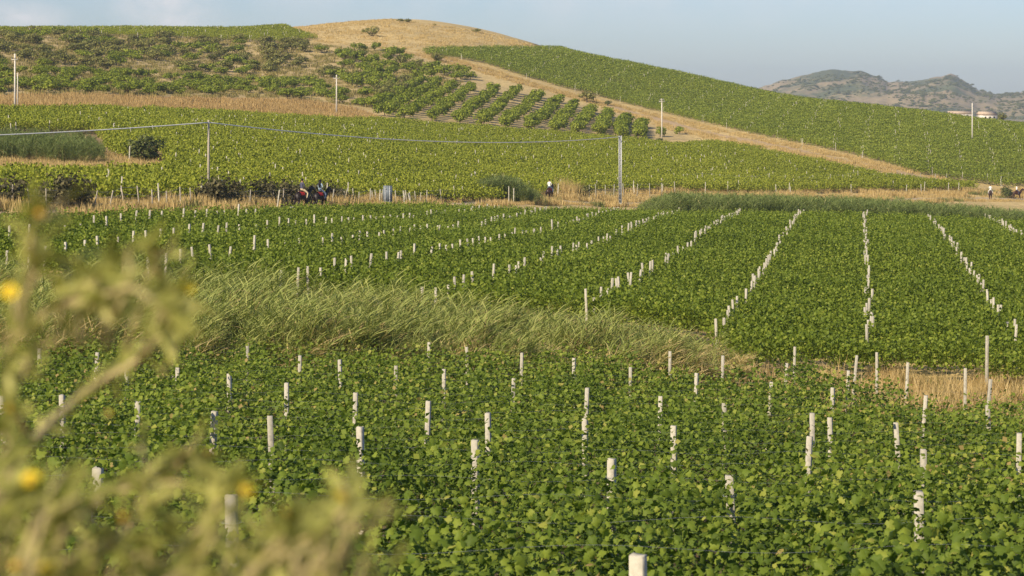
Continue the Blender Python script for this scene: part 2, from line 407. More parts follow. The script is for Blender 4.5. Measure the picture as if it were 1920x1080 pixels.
RIGHTV = [(790, 92), (900, 90), (1030, 90), (1100, 95), (1300, 135), (1500, 172), (1700, 198), (1920, 222), (2500, 262), (2500, 352), (1900, 345), (1780, 331), (1720, 319), (1600, 284), (1400, 244), (1300, 220), (1200, 197), (1100, 170), (1000, 145), (900, 112), (800, 99)]
TOPV = [(0, 52), (200, 48), (500, 40), (595, 70), (520, 77), (330, 68), (200, 63), (0, 58)]
ORCH = [(640, 80), (720, 84), (830, 118), (900, 150), (1000, 176), (1110, 200), (1240, 236), (1290, 245), (1285, 262), (1200, 266), (1000, 250), (750, 228), (690, 210), (600, 195), (560, 150)]
LEFTO = [(-600, 55), (0, 56), (330, 66), (560, 78), (640, 84), (640, 180), (600, 190), (0, 182), (-600, 182)]
BROWN = [(-600, 178), (0, 178), (150, 175), (350, 182), (560, 186), (660, 200), (720, 222), (640, 222), (400, 210), (150, 203), (0, 206), (-600, 206)]
TRACK_PX = [(770, 99), (840, 114), (880, 125), (940, 143), (1010, 163), (1080, 182), (1150, 200), (1230, 222), (1300, 243), (1400, 263), (1500, 283), (1600, 304), (1720, 331)]

# ------------------------------------------------------------------ ground
def build_ground():
    ys = np.concatenate([np.arange(-60, 0, 6.0), np.arange(0, 14, .5), np.arange(14, 90, 1.0), np.arange(90, 240, 1.6), np.arange(240, 480, 1.8), np.arange(480, 800, 2.2), np.arange(800, 1600, 25), np.array([1700, 2000, 2500, 3500, 5000, 8000, 14000.])])
    ss = np.concatenate([np.linspace(-1.1, -.34, 14)[:-1], np.linspace(-.34, .34, 250), np.linspace(.34, 1.1, 14)[1:]])
    Yg, Sg = np.meshgrid(ys, ss, indexing='ij')
    Xg = Sg * (Yg + 70)
    Zg = H(Xg, Yg)
    P, Q = pix(Xg, np.maximum(Yg, 1), Zg)
    n = Xg.size
    col = np.empty(Xg.shape + (3,)); col[:] = (.54, .41, .185)          # dry summer grass
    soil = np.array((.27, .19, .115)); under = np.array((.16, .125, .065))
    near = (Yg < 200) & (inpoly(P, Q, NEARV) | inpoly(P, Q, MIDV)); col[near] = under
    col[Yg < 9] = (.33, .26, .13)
    fv = (Yg > 150) & (Yg < 520) & inpoly(P, Q, FARV); col[fv] = (.30, .215, .12)
    rv = (Yg > 380) & inpoly(P, Q, RIGHTV); col[rv] = (.25, .18, .10)
    oc = (Yg > 380) & (inpoly(P, Q, ORCH) | inpoly(P, Q, LEFTO) | inpoly(P, Q, TOPV)); col[oc] = (.48, .37, .175)
    br = (Yg > 300) & (Yg < 520) & inpoly(P, Q, BROWN); col[br] = (.36, .22, .10)
    far = Yg > 900; col[far] = (.30, .25, .15)
    rv2 = (Yg > 620) & (P > 1000) & ~rv; col[rv2 & ~far] = (.25, .2, .1)
    i = np.arange(n).reshape(Xg.shape)
    Qd = np.stack([i[:-1, :-1], i[:-1, 1:], i[1:, 1:], i[1:, :-1]], -1).reshape(-1, 4)
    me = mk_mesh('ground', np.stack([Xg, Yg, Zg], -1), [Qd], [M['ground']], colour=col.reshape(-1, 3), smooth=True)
    ob('ground', me, label='rolling farmland of dry grass and brown soil', kind='structure')
build_ground()
def strip(name, pts, width, mat, label, lift=.07, sub=6):
    P = np.array([[p.x, p.y] for p in pts])
    t = np.linspace(0, len(P)-1, (len(P)-1)*sub+1)
    xs = catmull(P, np.clip(t, 0, len(P)-1-1e-6))
    T = np.gradient(xs, axis=0); T /= np.linalg.norm(T, axis=1)[:, None]
    N = np.stack([-T[:, 1], T[:, 0]], 1)
    k = 7
    w = width * (1 + .18*np.sin(np.arange(len(xs))*.9) + .1*np.sin(np.arange(len(xs))*2.3))
    V = []
    for j in range(k):
        a = (j/(k-1)-.5)
        q = xs + N*(w*a)[:, None]
        V.append(np.column_stack([q, H(q[:, 0], q[:, 1]) + lift*(1-abs(a)*2)**.5 + .012]))
    V = np.stack(V, 1); m = len(xs)
    i = np.arange(m*k).reshape(m, k)
    Qd = np.stack([i[:-1, :-1], i[1:, :-1], i[1:, 1:], i[:-1, 1:]], -1).reshape(-1, 4)
    ob(name, mk_mesh(name, V.reshape(-1, 3), [Qd], [mat], smooth=True), label=label, kind='structure')
M['road'] = plain_mat('pale_dirt', (.50, .40, .26), .95, .9, .22, .1, .4)
M['track'] = plain_mat('track_dirt', (.45, .33, .19), .95, .8, .25, .1, .4)
ROAD = [(-500, 128), (-200, 133), (0, 140), (200, 152), (400, 168), (565, 191), (727, 222), (900, 255), (1030, 278), (1200, 305), (1400, 338), (1600, 368), (1857, 402), (2000, 420), (2300, 450)]
road_pts = [at(px, Y) for px, Y in ROAD]
strip('road', road_pts, 5.0, M['road'], 'pale dry dirt road crossing below the hill')
track_pts = [cast(px, py, 0, 330) for px, py in TRACK_PX]
strip('track', track_pts, 3.6, M['track'], 'dry dirt track climbing the hill between vineyards', sub=4)

# ------------------------------------------------------------------ scatter (geometry-node instances, for stuff only)
def scatter(name, pts, protos, label, cat, scl=None, rot=None, idx=None, flat=None, g=rng):
    pts = np.asarray(pts, float); n = len(pts)
    if scl is None: scl = g.uniform(.8, 1.2, n)
    scl = np.asarray(scl, float)
    if scl.ndim == 1: scl = np.repeat(scl[:, None], 3, 1)
    if rot is None: rot = np.column_stack([g.normal(0, .08, n), g.normal(0, .08, n), g.uniform(0, 6.283, n)])
    if idx is None: idx = g.integers(0, len(protos), n)
    me = bpy.data.meshes.new(name); me.vertices.add(n); me.vertices.foreach_set('co', pts.astype(np.float32).ravel())
    a = me.attributes.new('rot', 'FLOAT_VECTOR', 'POINT'); a.data.foreach_set('vector', rot.astype(np.float32).ravel())
    a = me.attributes.new('scl', 'FLOAT_VECTOR', 'POINT'); a.data.foreach_set('vector', scl.astype(np.float32).ravel())
    a = me.attributes.new('idx', 'INT', 'POINT'); a.data.foreach_set('value', np.asarray(idx, np.int32))
    cl = bpy.data.collections.new(name + '_kinds')
    for k, me2 in enumerate(protos):
        cl.objects.link(bpy.data.objects.new('%s_kind_%02d' % (name, k), me2))
    tr = bpy.data.node_groups.new(name, 'GeometryNodeTree')
    tr.interface.new_socket('Geometry', in_out='INPUT', socket_type='NodeSocketGeometry')
    tr.interface.new_socket('Geometry', in_out='OUTPUT', socket_type='NodeSocketGeometry')
    gi = tr.nodes.new('NodeGroupInput'); go = tr.nodes.new('NodeGroupOutput')
    ci = tr.nodes.new('GeometryNodeCollectionInfo'); ci.inputs['Collection'].default_value = cl
    ci.inputs['Separate Children'].default_value = True; ci.inputs['Reset Children'].default_value = True
    ip = tr.nodes.new('GeometryNodeInstanceOnPoints'); ip.inputs['Pick Instance'].default_value = True
    def na(nm, ty):
        q = tr.nodes.new('GeometryNodeInputNamedAttribute'); q.data_type = ty; q.inputs['Name'].default_value = nm
        return [o_ for o_ in q.outputs if o_.enabled and o_.name == 'Attribute'][0]
    er = tr.nodes.new('FunctionNodeEulerToRotation')
    tr.links.new(na('rot', 'FLOAT_VECTOR'), er.inputs[0])
    tr.links.new(er.outputs[0], ip.inputs['Rotation'])
    tr.links.new(na('scl', 'FLOAT_VECTOR'), ip.inputs['Scale'])
    tr.links.new(na('idx', 'INT'), ip.inputs['Instance Index'])
    tr.links.new(gi.outputs[0], ip.inputs['Points']); tr.links.new(ci.outputs[0], ip.inputs['Instance'])
    tr.links.new(ip.outputs[0], go.inputs[0])
    o = ob(name, me, label=label, cat=cat, kind='stuff')
    md = o.modifiers.new('scatter', 'NODES'); md.node_group = tr
    return o

# ------------------------------------------------------------------ vine rows
def rand_unit(n, g=rng):
    v = g.normal(size=(n, 3)); return v / np.linalg.norm(v, axis=1)[:, None]
def vine_clump(name, mat, n, lx, wy, z0, z1, size, seed):
    g = np.random.default_rng(seed)
    mb = MB()
    t = g.uniform(-.5, .5, n)
    zz = g.random(n)**.75
    half = wy/2*(1 - .55*zz**2)
    y = g.uniform(-1, 1, n)*half
    z = z0 + (z1 - z0)*zz
    z += .06*np.sin(t*9 + seed)
    C = np.column_stack([t*lx, y, z])
    # a few shoots standing out
    k = n//9
    C[:k, 2] = z1 + g.random(k)**2*.30
    C[:k, 0] = (g.integers(0, 4, k)/4-.4)*lx + g.normal(0, .05, k)
    N = rand_unit(n, g)*.85 + np.column_stack([np.zeros(n), y/wy*.7, np.full(n, .55)])
    leaves(mb, C, size*g.uniform(.7, 1.25, n), N, KITE, KITE_F, np.clip(g.normal(.5, .2, n), 0, 1), g)
    return mb.mesh(name, [mat])
def field_rows(poly, d, spacing, step, ymin, ymax, canopy, xr, origin=(0, 0), g=rng, jit=.3):
    d = np.array(d)/np.linalg.norm(d); nrm = np.array([-d[1], d[0]])
    cx, cy = origin
    a = np.arange(-700, 700, step); b = np.arange(-900, 900, spacing)
    A, B = np.meshgrid(a, b)
    A = A + g.uniform(-jit, jit, A.shape)*step
    wob = .25*np.sin(A*.05 + B*1.7)
    X = cx + d[0]*A + nrm[0]*(B+wob); Y = cy + d[1]*A + nrm[1]*(B+wob)
    k = (Y > ymin) & (Y < ymax) & (X > xr[0]) & (X < xr[1]); X = X[k]; Y = Y[k]
    k = np.abs(960 + F*X/Y - 960) < 1500; X = X[k]; Y = Y[k]
    Z = H(X, Y); P, Q = pix(X, Y, Z + canopy)
    k = inpoly(P, Q, poly)
    return X[k], Y[k], Z[k], P[k], Q[k], math.atan2(d[1], d[0])

# mid field: rows across the view, lines of posts run away at 8.8 degrees to the right
A_MID = math.atan(653/F)
d_mid = (math.cos(A_MID), -math.sin(A_MID))
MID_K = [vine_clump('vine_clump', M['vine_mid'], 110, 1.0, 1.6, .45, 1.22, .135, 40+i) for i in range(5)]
X, Y, Z, P, Q, th = field_rows(MIDV, d_mid, 2.3, .30, 80, 215, .9, (-80, 80))
und = .92 + .26*vnoise(X, Y, 1.5, 3) + .1*(vnoise(X, Y, 9, 4)-.5)
keep = rng.random(len(X)) > .10*(vnoise(X, Y, 2.6, 5) > .72)
sc = np.column_stack([rng.uniform(.85, 1.2, len(X)), rng.uniform(.9, 1.25, len(X)), und*rng.uniform(.93, 1.07, len(X))])
rt = np.column_stack([rng.normal(0, .06, len(X)), rng.normal(0, .06, len(X)), th + rng.normal(0, .15, len(X)) + math.pi*rng.integers(0, 2, len(X))])
scatter('vine_canopy', np.column_stack([X, Y, Z])[keep], MID_K, 'dense dark green grapevines filling the flat field beyond the reeds', 'grapevines', scl=sc[keep], rot=rt[keep])
print('mid clumps', len(X))
# far field on the lower hill slope
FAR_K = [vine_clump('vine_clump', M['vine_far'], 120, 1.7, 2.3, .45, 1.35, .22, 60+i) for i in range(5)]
X, Y, Z, P, Q, th = field_rows(FARV, (.94, .34), 2.2, .85, 150, 520, .7, (-200, 160))
k = ~inpoly(P, Q, BANK); X, Y, Z = X[k], Y[k], Z[k]
k = vnoise(X, Y, 5, 8) < .96; X, Y, Z = X[k], Y[k], Z[k]
und = .92 + .35*vnoise(X, Y, 2.2, 7)
sc = np.column_stack([np.ones(len(X)), rng.uniform(.9, 1.2, len(X)), und])
rt = np.column_stack([rng.normal(0, .08, len(X)), rng.normal(0, .08, len(X)), th + rng.normal(0, .12, len(X)) + math.pi*rng.integers(0, 2, len(X))])
scatter('vine_canopy', np.column_stack([X, Y, Z]), FAR_K, 'bright yellow-green grapevines on the lower hill slope behind the road', 'grapevines', scl=sc, rot=rt)
print('far clumps', len(X))
# hill vineyard right of the track
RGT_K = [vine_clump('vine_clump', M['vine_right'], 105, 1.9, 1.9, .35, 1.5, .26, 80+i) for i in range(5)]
X, Y, Z, P, Q, th = field_rows(RIGHTV, (.985, -.17), 2.6, 1.05, 385, 760, .8, (-60, 330))
k = vnoise(X, Y, 6, 9) < .93; X, Y, Z = X[k], Y[k], Z[k]
und = .85 + .35*vnoise(X, Y, 2.4, 7)
sc = np.column_stack([np.ones(len(X)), rng.uniform(.9, 1.2, len(X)), und])
rt = np.column_stack([rng.normal(0, .08, len(X)), rng.normal(0, .08, len(X)), th + rng.normal(0, .12, len(X)) + math.pi*rng.integers(0, 2, len(X))])
scatter('vine_canopy', np.column_stack([X, Y, Z]), RGT_K, 'green grapevines on the long hill slope above the dirt track', 'grapevines', scl=sc, rot=rt)
print('right clumps', len(X))
X, Y, Z, P, Q, th = field_rows(TOPV, (.97, .2), 2.6, 1.05, 560, 780, .8, (-250, 0))
sc = np.column_stack([np.ones(len(X)), np.ones(len(X)), rng.uniform(.9, 1.3, len(X))])
rt = np.column_stack([np.zeros(len(X)), np.zeros(len(X)), th + rng.normal(0, .12, len(X))])
scatter('vine_canopy', np.column_stack([X, Y, Z]), FAR_K, 'strip of green grapevines along the hill crest beside the dry grass top', 'grapevines', scl=sc, rot=rt)

# near field: each row is a thing
O_N = np.array([-7.547, 37.86]); U_N = np.array([1.418, -2.233]); V_N = np.array([5.55+.25*1.418, 3.525-.25*2.233])
VH = V_N/np.linalg.norm(V_N); VP = np.array([-VH[1], VH[0]])
row_count = 0
leaf_me = []
for q in range(4):
    mb = MB()
    tm = np.array(VLEAF) * [1, 1, (.6, 1, 1.5, 1.9)[q]]
    mb.add(tm, VLEAF_F, None, (.35, .5, .62, .75)[q])
    leaf_me.append(mb.mesh('vine_leaf', [M['vine']]))
def near_row(j):
    global row_count
    base = O_N + j*U_N
    t = np.arange(-45, 60, .05)
    X = base[0] + VH[0]*t; Y = base[1] + VH[1]*t
    ok = Y > 11.0
    X, Y, t = X[ok], Y[ok], t[ok]
    if len(X) == 0: return
    Z = H(X, Y); P, Q = pix(X, Y, Z + 1.1)
    ok = inpoly(P, Q, NEARV) & (P > -450) & (P < 2350) & (Q < 1330)
    if ok.sum() < 30: return
    X, Y, Z, t, P = X[ok], Y[ok], Z[ok], t[ok], P[ok]
    w = np.clip(np.interp(Y, [12, 22, 40, 70], [44, 36, 24, 15]), 0, 99)      # leaves per 5 cm of row
    w = w*(.62 + .80*vnoise(t + 23*j, 0*t + j*5.1, .55, 25))
    cnt = rng.poisson(w); ii = np.repeat(np.arange(len(X)), cnt); n = len(ii)
    tt = t[ii] + rng.uniform(-.025, .025, n)
    size = np.interp(Y[ii], [12, 30, 70], [.076, .082, .112])*rng.uniform(.55, 1.25, n)
    top = 1.37 + .66*(vnoise(tt + 40*j, 0*tt + j*3.3, 1.0, 21)-.5) + .30*(vnoise(tt + 17*j, 0*tt + j*1.7, .22, 22)-.5)
    hw = .62 + .45*(vnoise(tt + 11*j, 0*tt + j*2.1, .9, 23)-.2)
    zz = rng.random(n)**.6
    dz = .80*top*(zz) + .20*top
    prof_ = np.sqrt(np.clip(1 - (np.clip(zz-.35, 0, 1)/.65)**2.6, .03, 1))
    side = rng.uniform(-1, 1, n); side = np.sign(side)*np.abs(side)**.7
    off = side*hw*prof_
    sh = rng.random(n) < .07         # shoots that stand out above the row
    dz[sh] = top[sh] + rng.random(sh.sum())**1.7*.34; off[sh] *= .7
    C = np.column_stack([X[ii] + (tt - t[ii])*VH[0] + off*VP[0], Y[ii] + (tt - t[ii])*VH[1] + off*VP[1], Z[ii] + dz])
    N = rand_unit(n)*.75 + np.column_stack([side*VP[0]*.6, side*VP[1]*.6, .35 + .4*zz]) + np.array(sun_dir)*.25
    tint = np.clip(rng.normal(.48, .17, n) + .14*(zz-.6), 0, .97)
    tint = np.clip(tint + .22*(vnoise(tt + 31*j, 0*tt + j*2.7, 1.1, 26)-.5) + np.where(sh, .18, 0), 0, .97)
    tint[rng.random(n) < .008] = 1.0
    near_ = Y[ii] < 27
    root = ob('vine_row', None, label='row of leafy grapevines strung on wires in the near sloping vineyard', cat='vine row', group='grapevine rows of the near vineyard')
    mid = len(X)//2
    root.location = (X[mid], Y[mid], Z[mid]); org = np.array(root.location)
    vis = near_ & (P[ii] > 0) & (P[ii] < 1920) & (Y[ii] < 19.5)
    single = np.zeros(n, bool)
    if vis.sum() > 20:
        # the outermost leaves of the nearest rows are objects of their own
        cand = np.where(vis)[0]; score = dz[cand] - top[cand] + rng.normal(0, .12, len(cand)) - .25*off[cand]*VP[1]
        single[cand[np.argsort(-score)[:300]]] = True
    mb = MB()
    a = near_ & ~single; b = ~near_
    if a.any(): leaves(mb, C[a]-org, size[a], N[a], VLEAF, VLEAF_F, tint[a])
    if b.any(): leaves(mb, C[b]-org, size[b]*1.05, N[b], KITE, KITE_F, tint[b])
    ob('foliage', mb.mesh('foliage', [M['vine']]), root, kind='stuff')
    for c, s_, nn in zip(C[single], size[single], N[single]):
        o = ob('leaf', leaf_me[random.randrange(4)], root)
        o.location = c - org; o.scale = (s_,)*3
        o.rotation_euler = (Vector(nn).to_track_quat('Z', 'Y') @ Euler((0, 0, random.uniform(0, 6.28))).to_quaternion()).to_euler()
    # trunks, one per vine
    mb = MB()
    for q in range(8, len(X), 24):
        x, y, z = X[q]-org[0], Y[q]-org[1], Z[q]-org[2]
        mb.tube([(x, y, z-.02), (x+random.uniform(-.05, .05), y, z+.35), (x+random.uniform(-.1, .1), y+random.uniform(-.08, .08), z+.72)], [.032, .026, .02], 5)
        for e in range(3):     # canes
            a1 = random.uniform(-.6, .6); a2 = random.uniform(-.5, .5)
            mb.tube([(x, y, z+.7), (x+a1*.5, y+a2*.5, z+1.05), (x+a1, y+a2, z+random.uniform(.9, 1.3))], [.008, .006, .003], 3)
    if mb.n: ob('vine_trunks', mb.mesh('vine_trunks', [M['twig']]), root, kind='stuff')
    for hh, o2 in ((1.52, 0), (1.14, .28), (1.02, -.30)):
        st = max(1, len(X)//60)
        sag = .03*np.sin(t[::st]*2.1)
        mb = MB(); mb.tube(np.column_stack([X[::st]+o2*VP[0], Y[::st]+o2*VP[1], Z[::st]+hh+sag]) - org, .0012, 3)
        ob('wire', mb.mesh('wire', [M['wire']]), root)
    row_count += 1
for j in range(-24, 14): near_row(j)
print('near rows', row_count)

# ------------------------------------------------------------------ vineyard posts
def post_mesh(h, w, seed):
    g = random.Random(seed); mb = MB()
    b = w*.12; lv = [(-.25, 1), (h*.35, 1.0), (h*.7, .98), (h-b*.25, .97), (h, .90)]
    V = []
    for z, s_ in lv:
        s2 = w/2*s_; dx, dy = g.uniform(-.002, .002), g.uniform(-.002, .002)
        for (x, y) in ((-1, -1+.1), (-1+.1, -1), (1-.1, -1), (1, -1+.1), (1, 1-.1), (1-.1, 1), (-1+.1, 1), (-1, 1-.1)):
            V.append((x*s2+dx, y*s2+dy, z + (g.uniform(-.006, .006) if z == h else 0)))
    F4 = []
    for i in range(len(lv)-1):
        for k in range(8): F4.append([i*8+k, i*8+(k+1) % 8, (i+1)*8+(k+1) % 8, (i+1)*8+k])
    V.append((0, 0, h+.002)); n = len(V)-1; o_ = (len(lv)-1)*8
    mb.add(V, [[o_+k, o_+(k+1) % 8, n] for k in range(8)], F4)
    return mb.mesh('post', [M['concrete']])
PM = [post_mesh(1.72, .085, i) for i in range(4)]
def tie_mesh():
    mb = MB(); q = [(math.cos(a)*.072, math.sin(a)*.072, .004*math.sin(3*a)) for a in np.linspace(0, 2*math.pi, 13)]
    mb.tube(q, .0025, 3, cap=False); return mb.mesh('wire_tie', [M['wire']])
TIE = tie_mesh()
NEAR_POSTS = [(1200,1045,0),(440,935,-.02),(176,879,.03),(1145,862,.02),(1383,895,-.05),(1731,845,.0),(1728,925,-.02),(1508,820,.05),(1264,800,0),(1691,795,-.06),(1907,815,.02),
 (1098,787,0),(893,827,0),(680,803,-.02),(918,776,-.01),(513,782,-.03),(393,773,.05),(252,755,.03),(120,742,-.01),(15,745,-.06),(798,754,.03),(664,738,.02),(537,720,0),(432,703,-.02),(333,691,0),
 (1359,758,-.01),(1523,777,0),(1560,728,.02),(1437,717,.07),(1302,701,.03),(1095,729,.04),(959,711,.03),(832,694,0),(740,687,.02),(640,676,-.03),(464,646,0),(175,662,.06),(76,655,-.02),
 (568,619,-.02),(720,629,-.06),(801,643,.03),(877,652,-.02),(976,663,.02),(1644,662,.0),(1060,627,-.07),(1076,673,0),(1167,642,.01),(1215,629,.06),(1255,660,.01),(1182,690,0),(1353,668,.02),(1488,651,.03),
 (1469,682,.05),(1597,667,.09),(1586,696,.04),(1697,681,.05),(1809,692,.01),(1847,712,.08),(1725,742,.08),(1857,762,-.03),(250,612,.05),(325,640,0),(238,674,0),(1560,785,-.02),(1235,745,.02),
 (2010,750,.03),(2080,838,0),(-90,735,.02),(-40,650,0),(1960,905,0),(560,668,.02)]
nposts = 0
for k, (px, py, lean) in enumerate(NEAR_POSTS):
    p = cast(px, py, 1.70, 9.0)
    o = ob('vine_post', PM[k % 4], loc=p, rot=(random.uniform(-.02, .03), lean, random.uniform(-.5, .1)))
    if abs(lean) >= .05:
        o['label'] = 'pale concrete post leaning over in the near sloping vineyard'; o['group'] = 'leaning posts of the near vineyard'
    else:
        o['label'] = 'pale upright concrete post among vine rows of the near sloping vineyard'; o['group'] = 'posts of the near vineyard'
    o['category'] = 'post'; nposts += 1
    if p.y < 30:
        for hh in (1.52, 1.14): ob('wire_tie', TIE, o, loc=(0, 0, hh))
# taller end posts on the dry strip
PME = [post_mesh(2.05, .10, 9+i) for i in range(2)]
for px, py in ((1850, 632), (2085, 640)):
    p = cast(px, py, 2.0, 9.0)
    ob('vine_post', PME[0], loc=p, rot=(0, .01, .2), label='tall pale end post standing in the dry grass strip', cat='post', group='end posts in the dry strip'); nposts += 1
# mid field: lines of posts, one per row
LINES = [-46.6, -40.7, -34.9, -29.0, -23.1, -17.3, -11.4, -5.5, .4, 6.3, 12.2]
PMM = [post_mesh(1.75, .10, 20+i) for i in range(4)]
dm = np.array([math.sin(A_MID), math.cos(A_MID)]); dn = np.array([math.cos(A_MID), -math.sin(A_MID)])
mid_n = 0
cand = []
for li, x0 in enumerate(LINES):
    y = 80.0
    while y < 215:
        y += 2.3*math.cos(A_MID)*random.uniform(.97, 1.03)
        X_ = x0 + math.tan(A_MID)*y + random.gauss(0, .07); Y_ = y + random.gauss(0, .06)
        Z_ = float(H(X_, Y_)); P_, Q_ = pix(X_, Y_, Z_+1.2)
        if not inpoly(np.array([P_]), np.array([Q_]), MIDV)[0] or P_ < -40 or P_ > 1960: continue
        if random.random() < .12: continue
        if Y_ < np.interp(P_, [1200, 1400, 1600, 1950], [80, 84, 90, 90]): continue
        cand.append((Y_, X_, Z_ + random.gauss(-.08, .11)))
cand.sort()
rest = MB()
for k, (Y_, X_, Z_) in enumerate(cand):
    ro = (random.gauss(0, .03), random.gauss(.01, .045), random.uniform(-.4, .4))
    if nposts < 300:
        ob('vine_post', PMM[random.randrange(4)], loc=(X_, Y_, Z_), rot=ro, label='short pale concrete post in the straight lines crossing the flat middle vineyard', cat='post', group='posts of the middle vineyard')
        nposts += 1; mid_n += 1
    else: rest.box((X_, Y_, Z_+.85), (.11, .11, 1.78), rot=ro)
if rest.n: ob('vine_posts', rest.mesh('vine_posts', [M['concrete']]), label='far ends of the straight post lines crossing the flat middle vineyard', cat='posts', kind='stuff')
print('posts', nposts, mid_n, len(cand))
def far_posts(name, poly, d, sp, stp, ymin, ymax, xr, label, drop, hole=None, hgt=1.95, wid=.12, jit=.3):
    X, Y, Z, P, Q, th = field_rows(poly, d, sp, stp, ymin, ymax, 1.2, xr, jit=jit)
    k = rng.random(len(X)) > drop
    if hole: k &= ~inpoly(P, Q, hole)
    k &= (P > -250) & (P < 2170)
    X, Y, Z = X[k], Y[k], Z[k]; n = len(X)
    T = np.array([[x, y, z] for z in (-.2, hgt) for (x, y) in ((-1, -1), (1, -1), (1, 1), (-1, 1))]) * [wid/2, wid/2, 1]
    lean = rng.normal(0, .06, (n, 2)); hs = rng.uniform(.82, 1.08, n)
    V = np.empty((n, 8, 3))
    zz = T[None, :, 2]*hs[:, None]
    V[:, :, 0] = X[:, None] + T[None, :, 0] + zz*lean[:, :1]; V[:, :, 1] = Y[:, None] + T[None, :, 1] + zz*lean[:, 1:]; V[:, :, 2] = Z[:, None] + zz
    f = np.array([[4, 5, 6, 7], [0, 1, 5, 4], [1, 2, 6, 5], [2, 3, 7, 6], [3, 0, 4, 7]])
    ob(name, mk_mesh(name, V.reshape(-1, 3), [(np.arange(n)[:, None, None]*8 + f[None]).reshape(-1, 4)], [M['concrete']]), label=label, cat='posts', kind='stuff')
    print(name, n)
far_posts('vine_posts', FARV, (.94, .34), 2.9, 6.2, 165, 520, (-200, 160), 'many small pale posts dotted over the lower hill slope vineyard', .40, BANK, 1.85, .10)
far_posts('vine_posts', RIGHTV, (.985, -.17), 3.0, 6.6, 385, 760, (-60, 330), 'many small pale posts in lines up the long hill vineyard', .42, hgt=1.85, wid=.075, jit=.10)
far_posts('vine_posts', TOPV, (.97, .2), 2.6, 6.0, 560, 760, (-250, 0), 'small pale posts in the hill crest vineyard strip', .5)

# ------------------------------------------------------------------ reeds and grasses
def reed_proto(seed, nst=11, h=(1.7, 2.6), rad=.38, lean=.20, mat='reed', dry=.12, lw=.034, nl=9):
    g = np.random.default_rng(seed); mb = MB()
    for s_ in range(nst):
        a = g.uniform(0, 6.28); r = rad*math.sqrt(g.random()); b = np.array([r*math.cos(a), r*math.sin(a), 0])
        hh = g.uniform(*h); ln = lean*g.uniform(.5, 1.3); ly = g.normal(0, .15)
        isdry = g.random() < dry
        def pt(u): return b + np.array([ln*u**2, ly*u**2, hh*u*(1-.06*u)])
        base = .93 if isdry else .70
        mb.tube([pt(u) for u in (0, .33, .66, 1)], [.009, .008, .006, .003], 3, tint=np.repeat([base+.1, base, base-.15, base-.2], 3) if False else base-.05, cap=False)
        if g.random() < .018 and mat == 'reed':      # seed plume
            q0 = pt(1.0)
            for f in range(9):
                dd = np.array([.10+.10*g.random(), g.normal(0, .05), .12+.14*g.random()]); st_ = q0 - np.array([0, 0, .12*g.random()])
                mb.add([st_, st_+dd*.6+[0, 0, .02], st_+dd, st_+dd*.6-[0, .015, .02]], None, [[0, 1, 2, 3]], .88)
        for q in range(nl):
            u = g.uniform(.22, 1.0); p = pt(u); L = g.uniform(.45, .85)*(1.15-.3*u); az = g.normal(0, 1.15) if g.random() < .8 else g.uniform(0, 6.28)
            dirh = np.array([math.cos(az), math.sin(az), 0]); el = g.uniform(.85, 1.4)
            w = lw*g.uniform(.7, 1.2); side = np.array([-math.sin(az), math.cos(az), 0])*.75 + np.array([0, 0, .5])*g.choice([-1, 1])
            pts = []
            for v in (0, .35, .7, 1.0):
                pts.append(p + dirh*L*v*math.cos(el*(1-.5*v)) + np.array([0, 0, L*(math.sin(el)*v - .30*v*v)]))
            ww = [w*.6, w, w*.75]
            V = []
            for i in range(3): V += [pts[i]-side*ww[i]/2, pts[i]+side*ww[i]/2]
            V.append(pts[3])
            ti = (g.uniform(.86, 1) if (isdry or u < .35 and g.random() < .45) else np.clip(g.normal(.45, .16), 0, .78))
            mb.add(V, [[4, 5, 6]], [[0, 1, 3, 2], [2, 3, 5, 4]], ti)
    return mb.mesh('reed_clump', [M[mat]])
REED = [reed_proto(i) for i in range(5)]
REED_DRY = [reed_proto(20+i, 9, (1.2, 1.9), .4, .6, dry=.7, lw=.03) for i in range(3)]
REEDN = [(-300, 500), (0, 498), (130, 515), (250, 505), (370, 500), (480, 512), (700, 530), (900, 552), (1150, 575), (1290, 585), (1370, 615), (1400, 650), (1395, 684), (1300, 690), (1050, 665), (760, 655), (560, 642), (370, 612), (0, 605), (-300, 590)]
def region_points(poly, n, ymin, ymax, lift=0., pr=(-500, 2500), g=rng):
    """random ground points whose foot (plus lift) falls in the outlined region"""
    xs = [p[0] for p in poly]; lo, hi = max(min(xs), pr[0]), min(max(xs), pr[1])
    out = []; tot = 0
    for it in range(60):
        m = 40000
        Y = np.sqrt(g.uniform(ymin**2, ymax**2, m)); P = g.uniform(lo, hi, m); X = (P-960)/F*Y
        Z = H(X, Y); P, Q = pix(X, Y, Z+lift)
        k = inpoly(P, Q, poly); out.append(np.column_stack([X, Y, Z])[k]); tot += k.sum()
        if tot >= n: break
    return np.vstack(out)[:n]
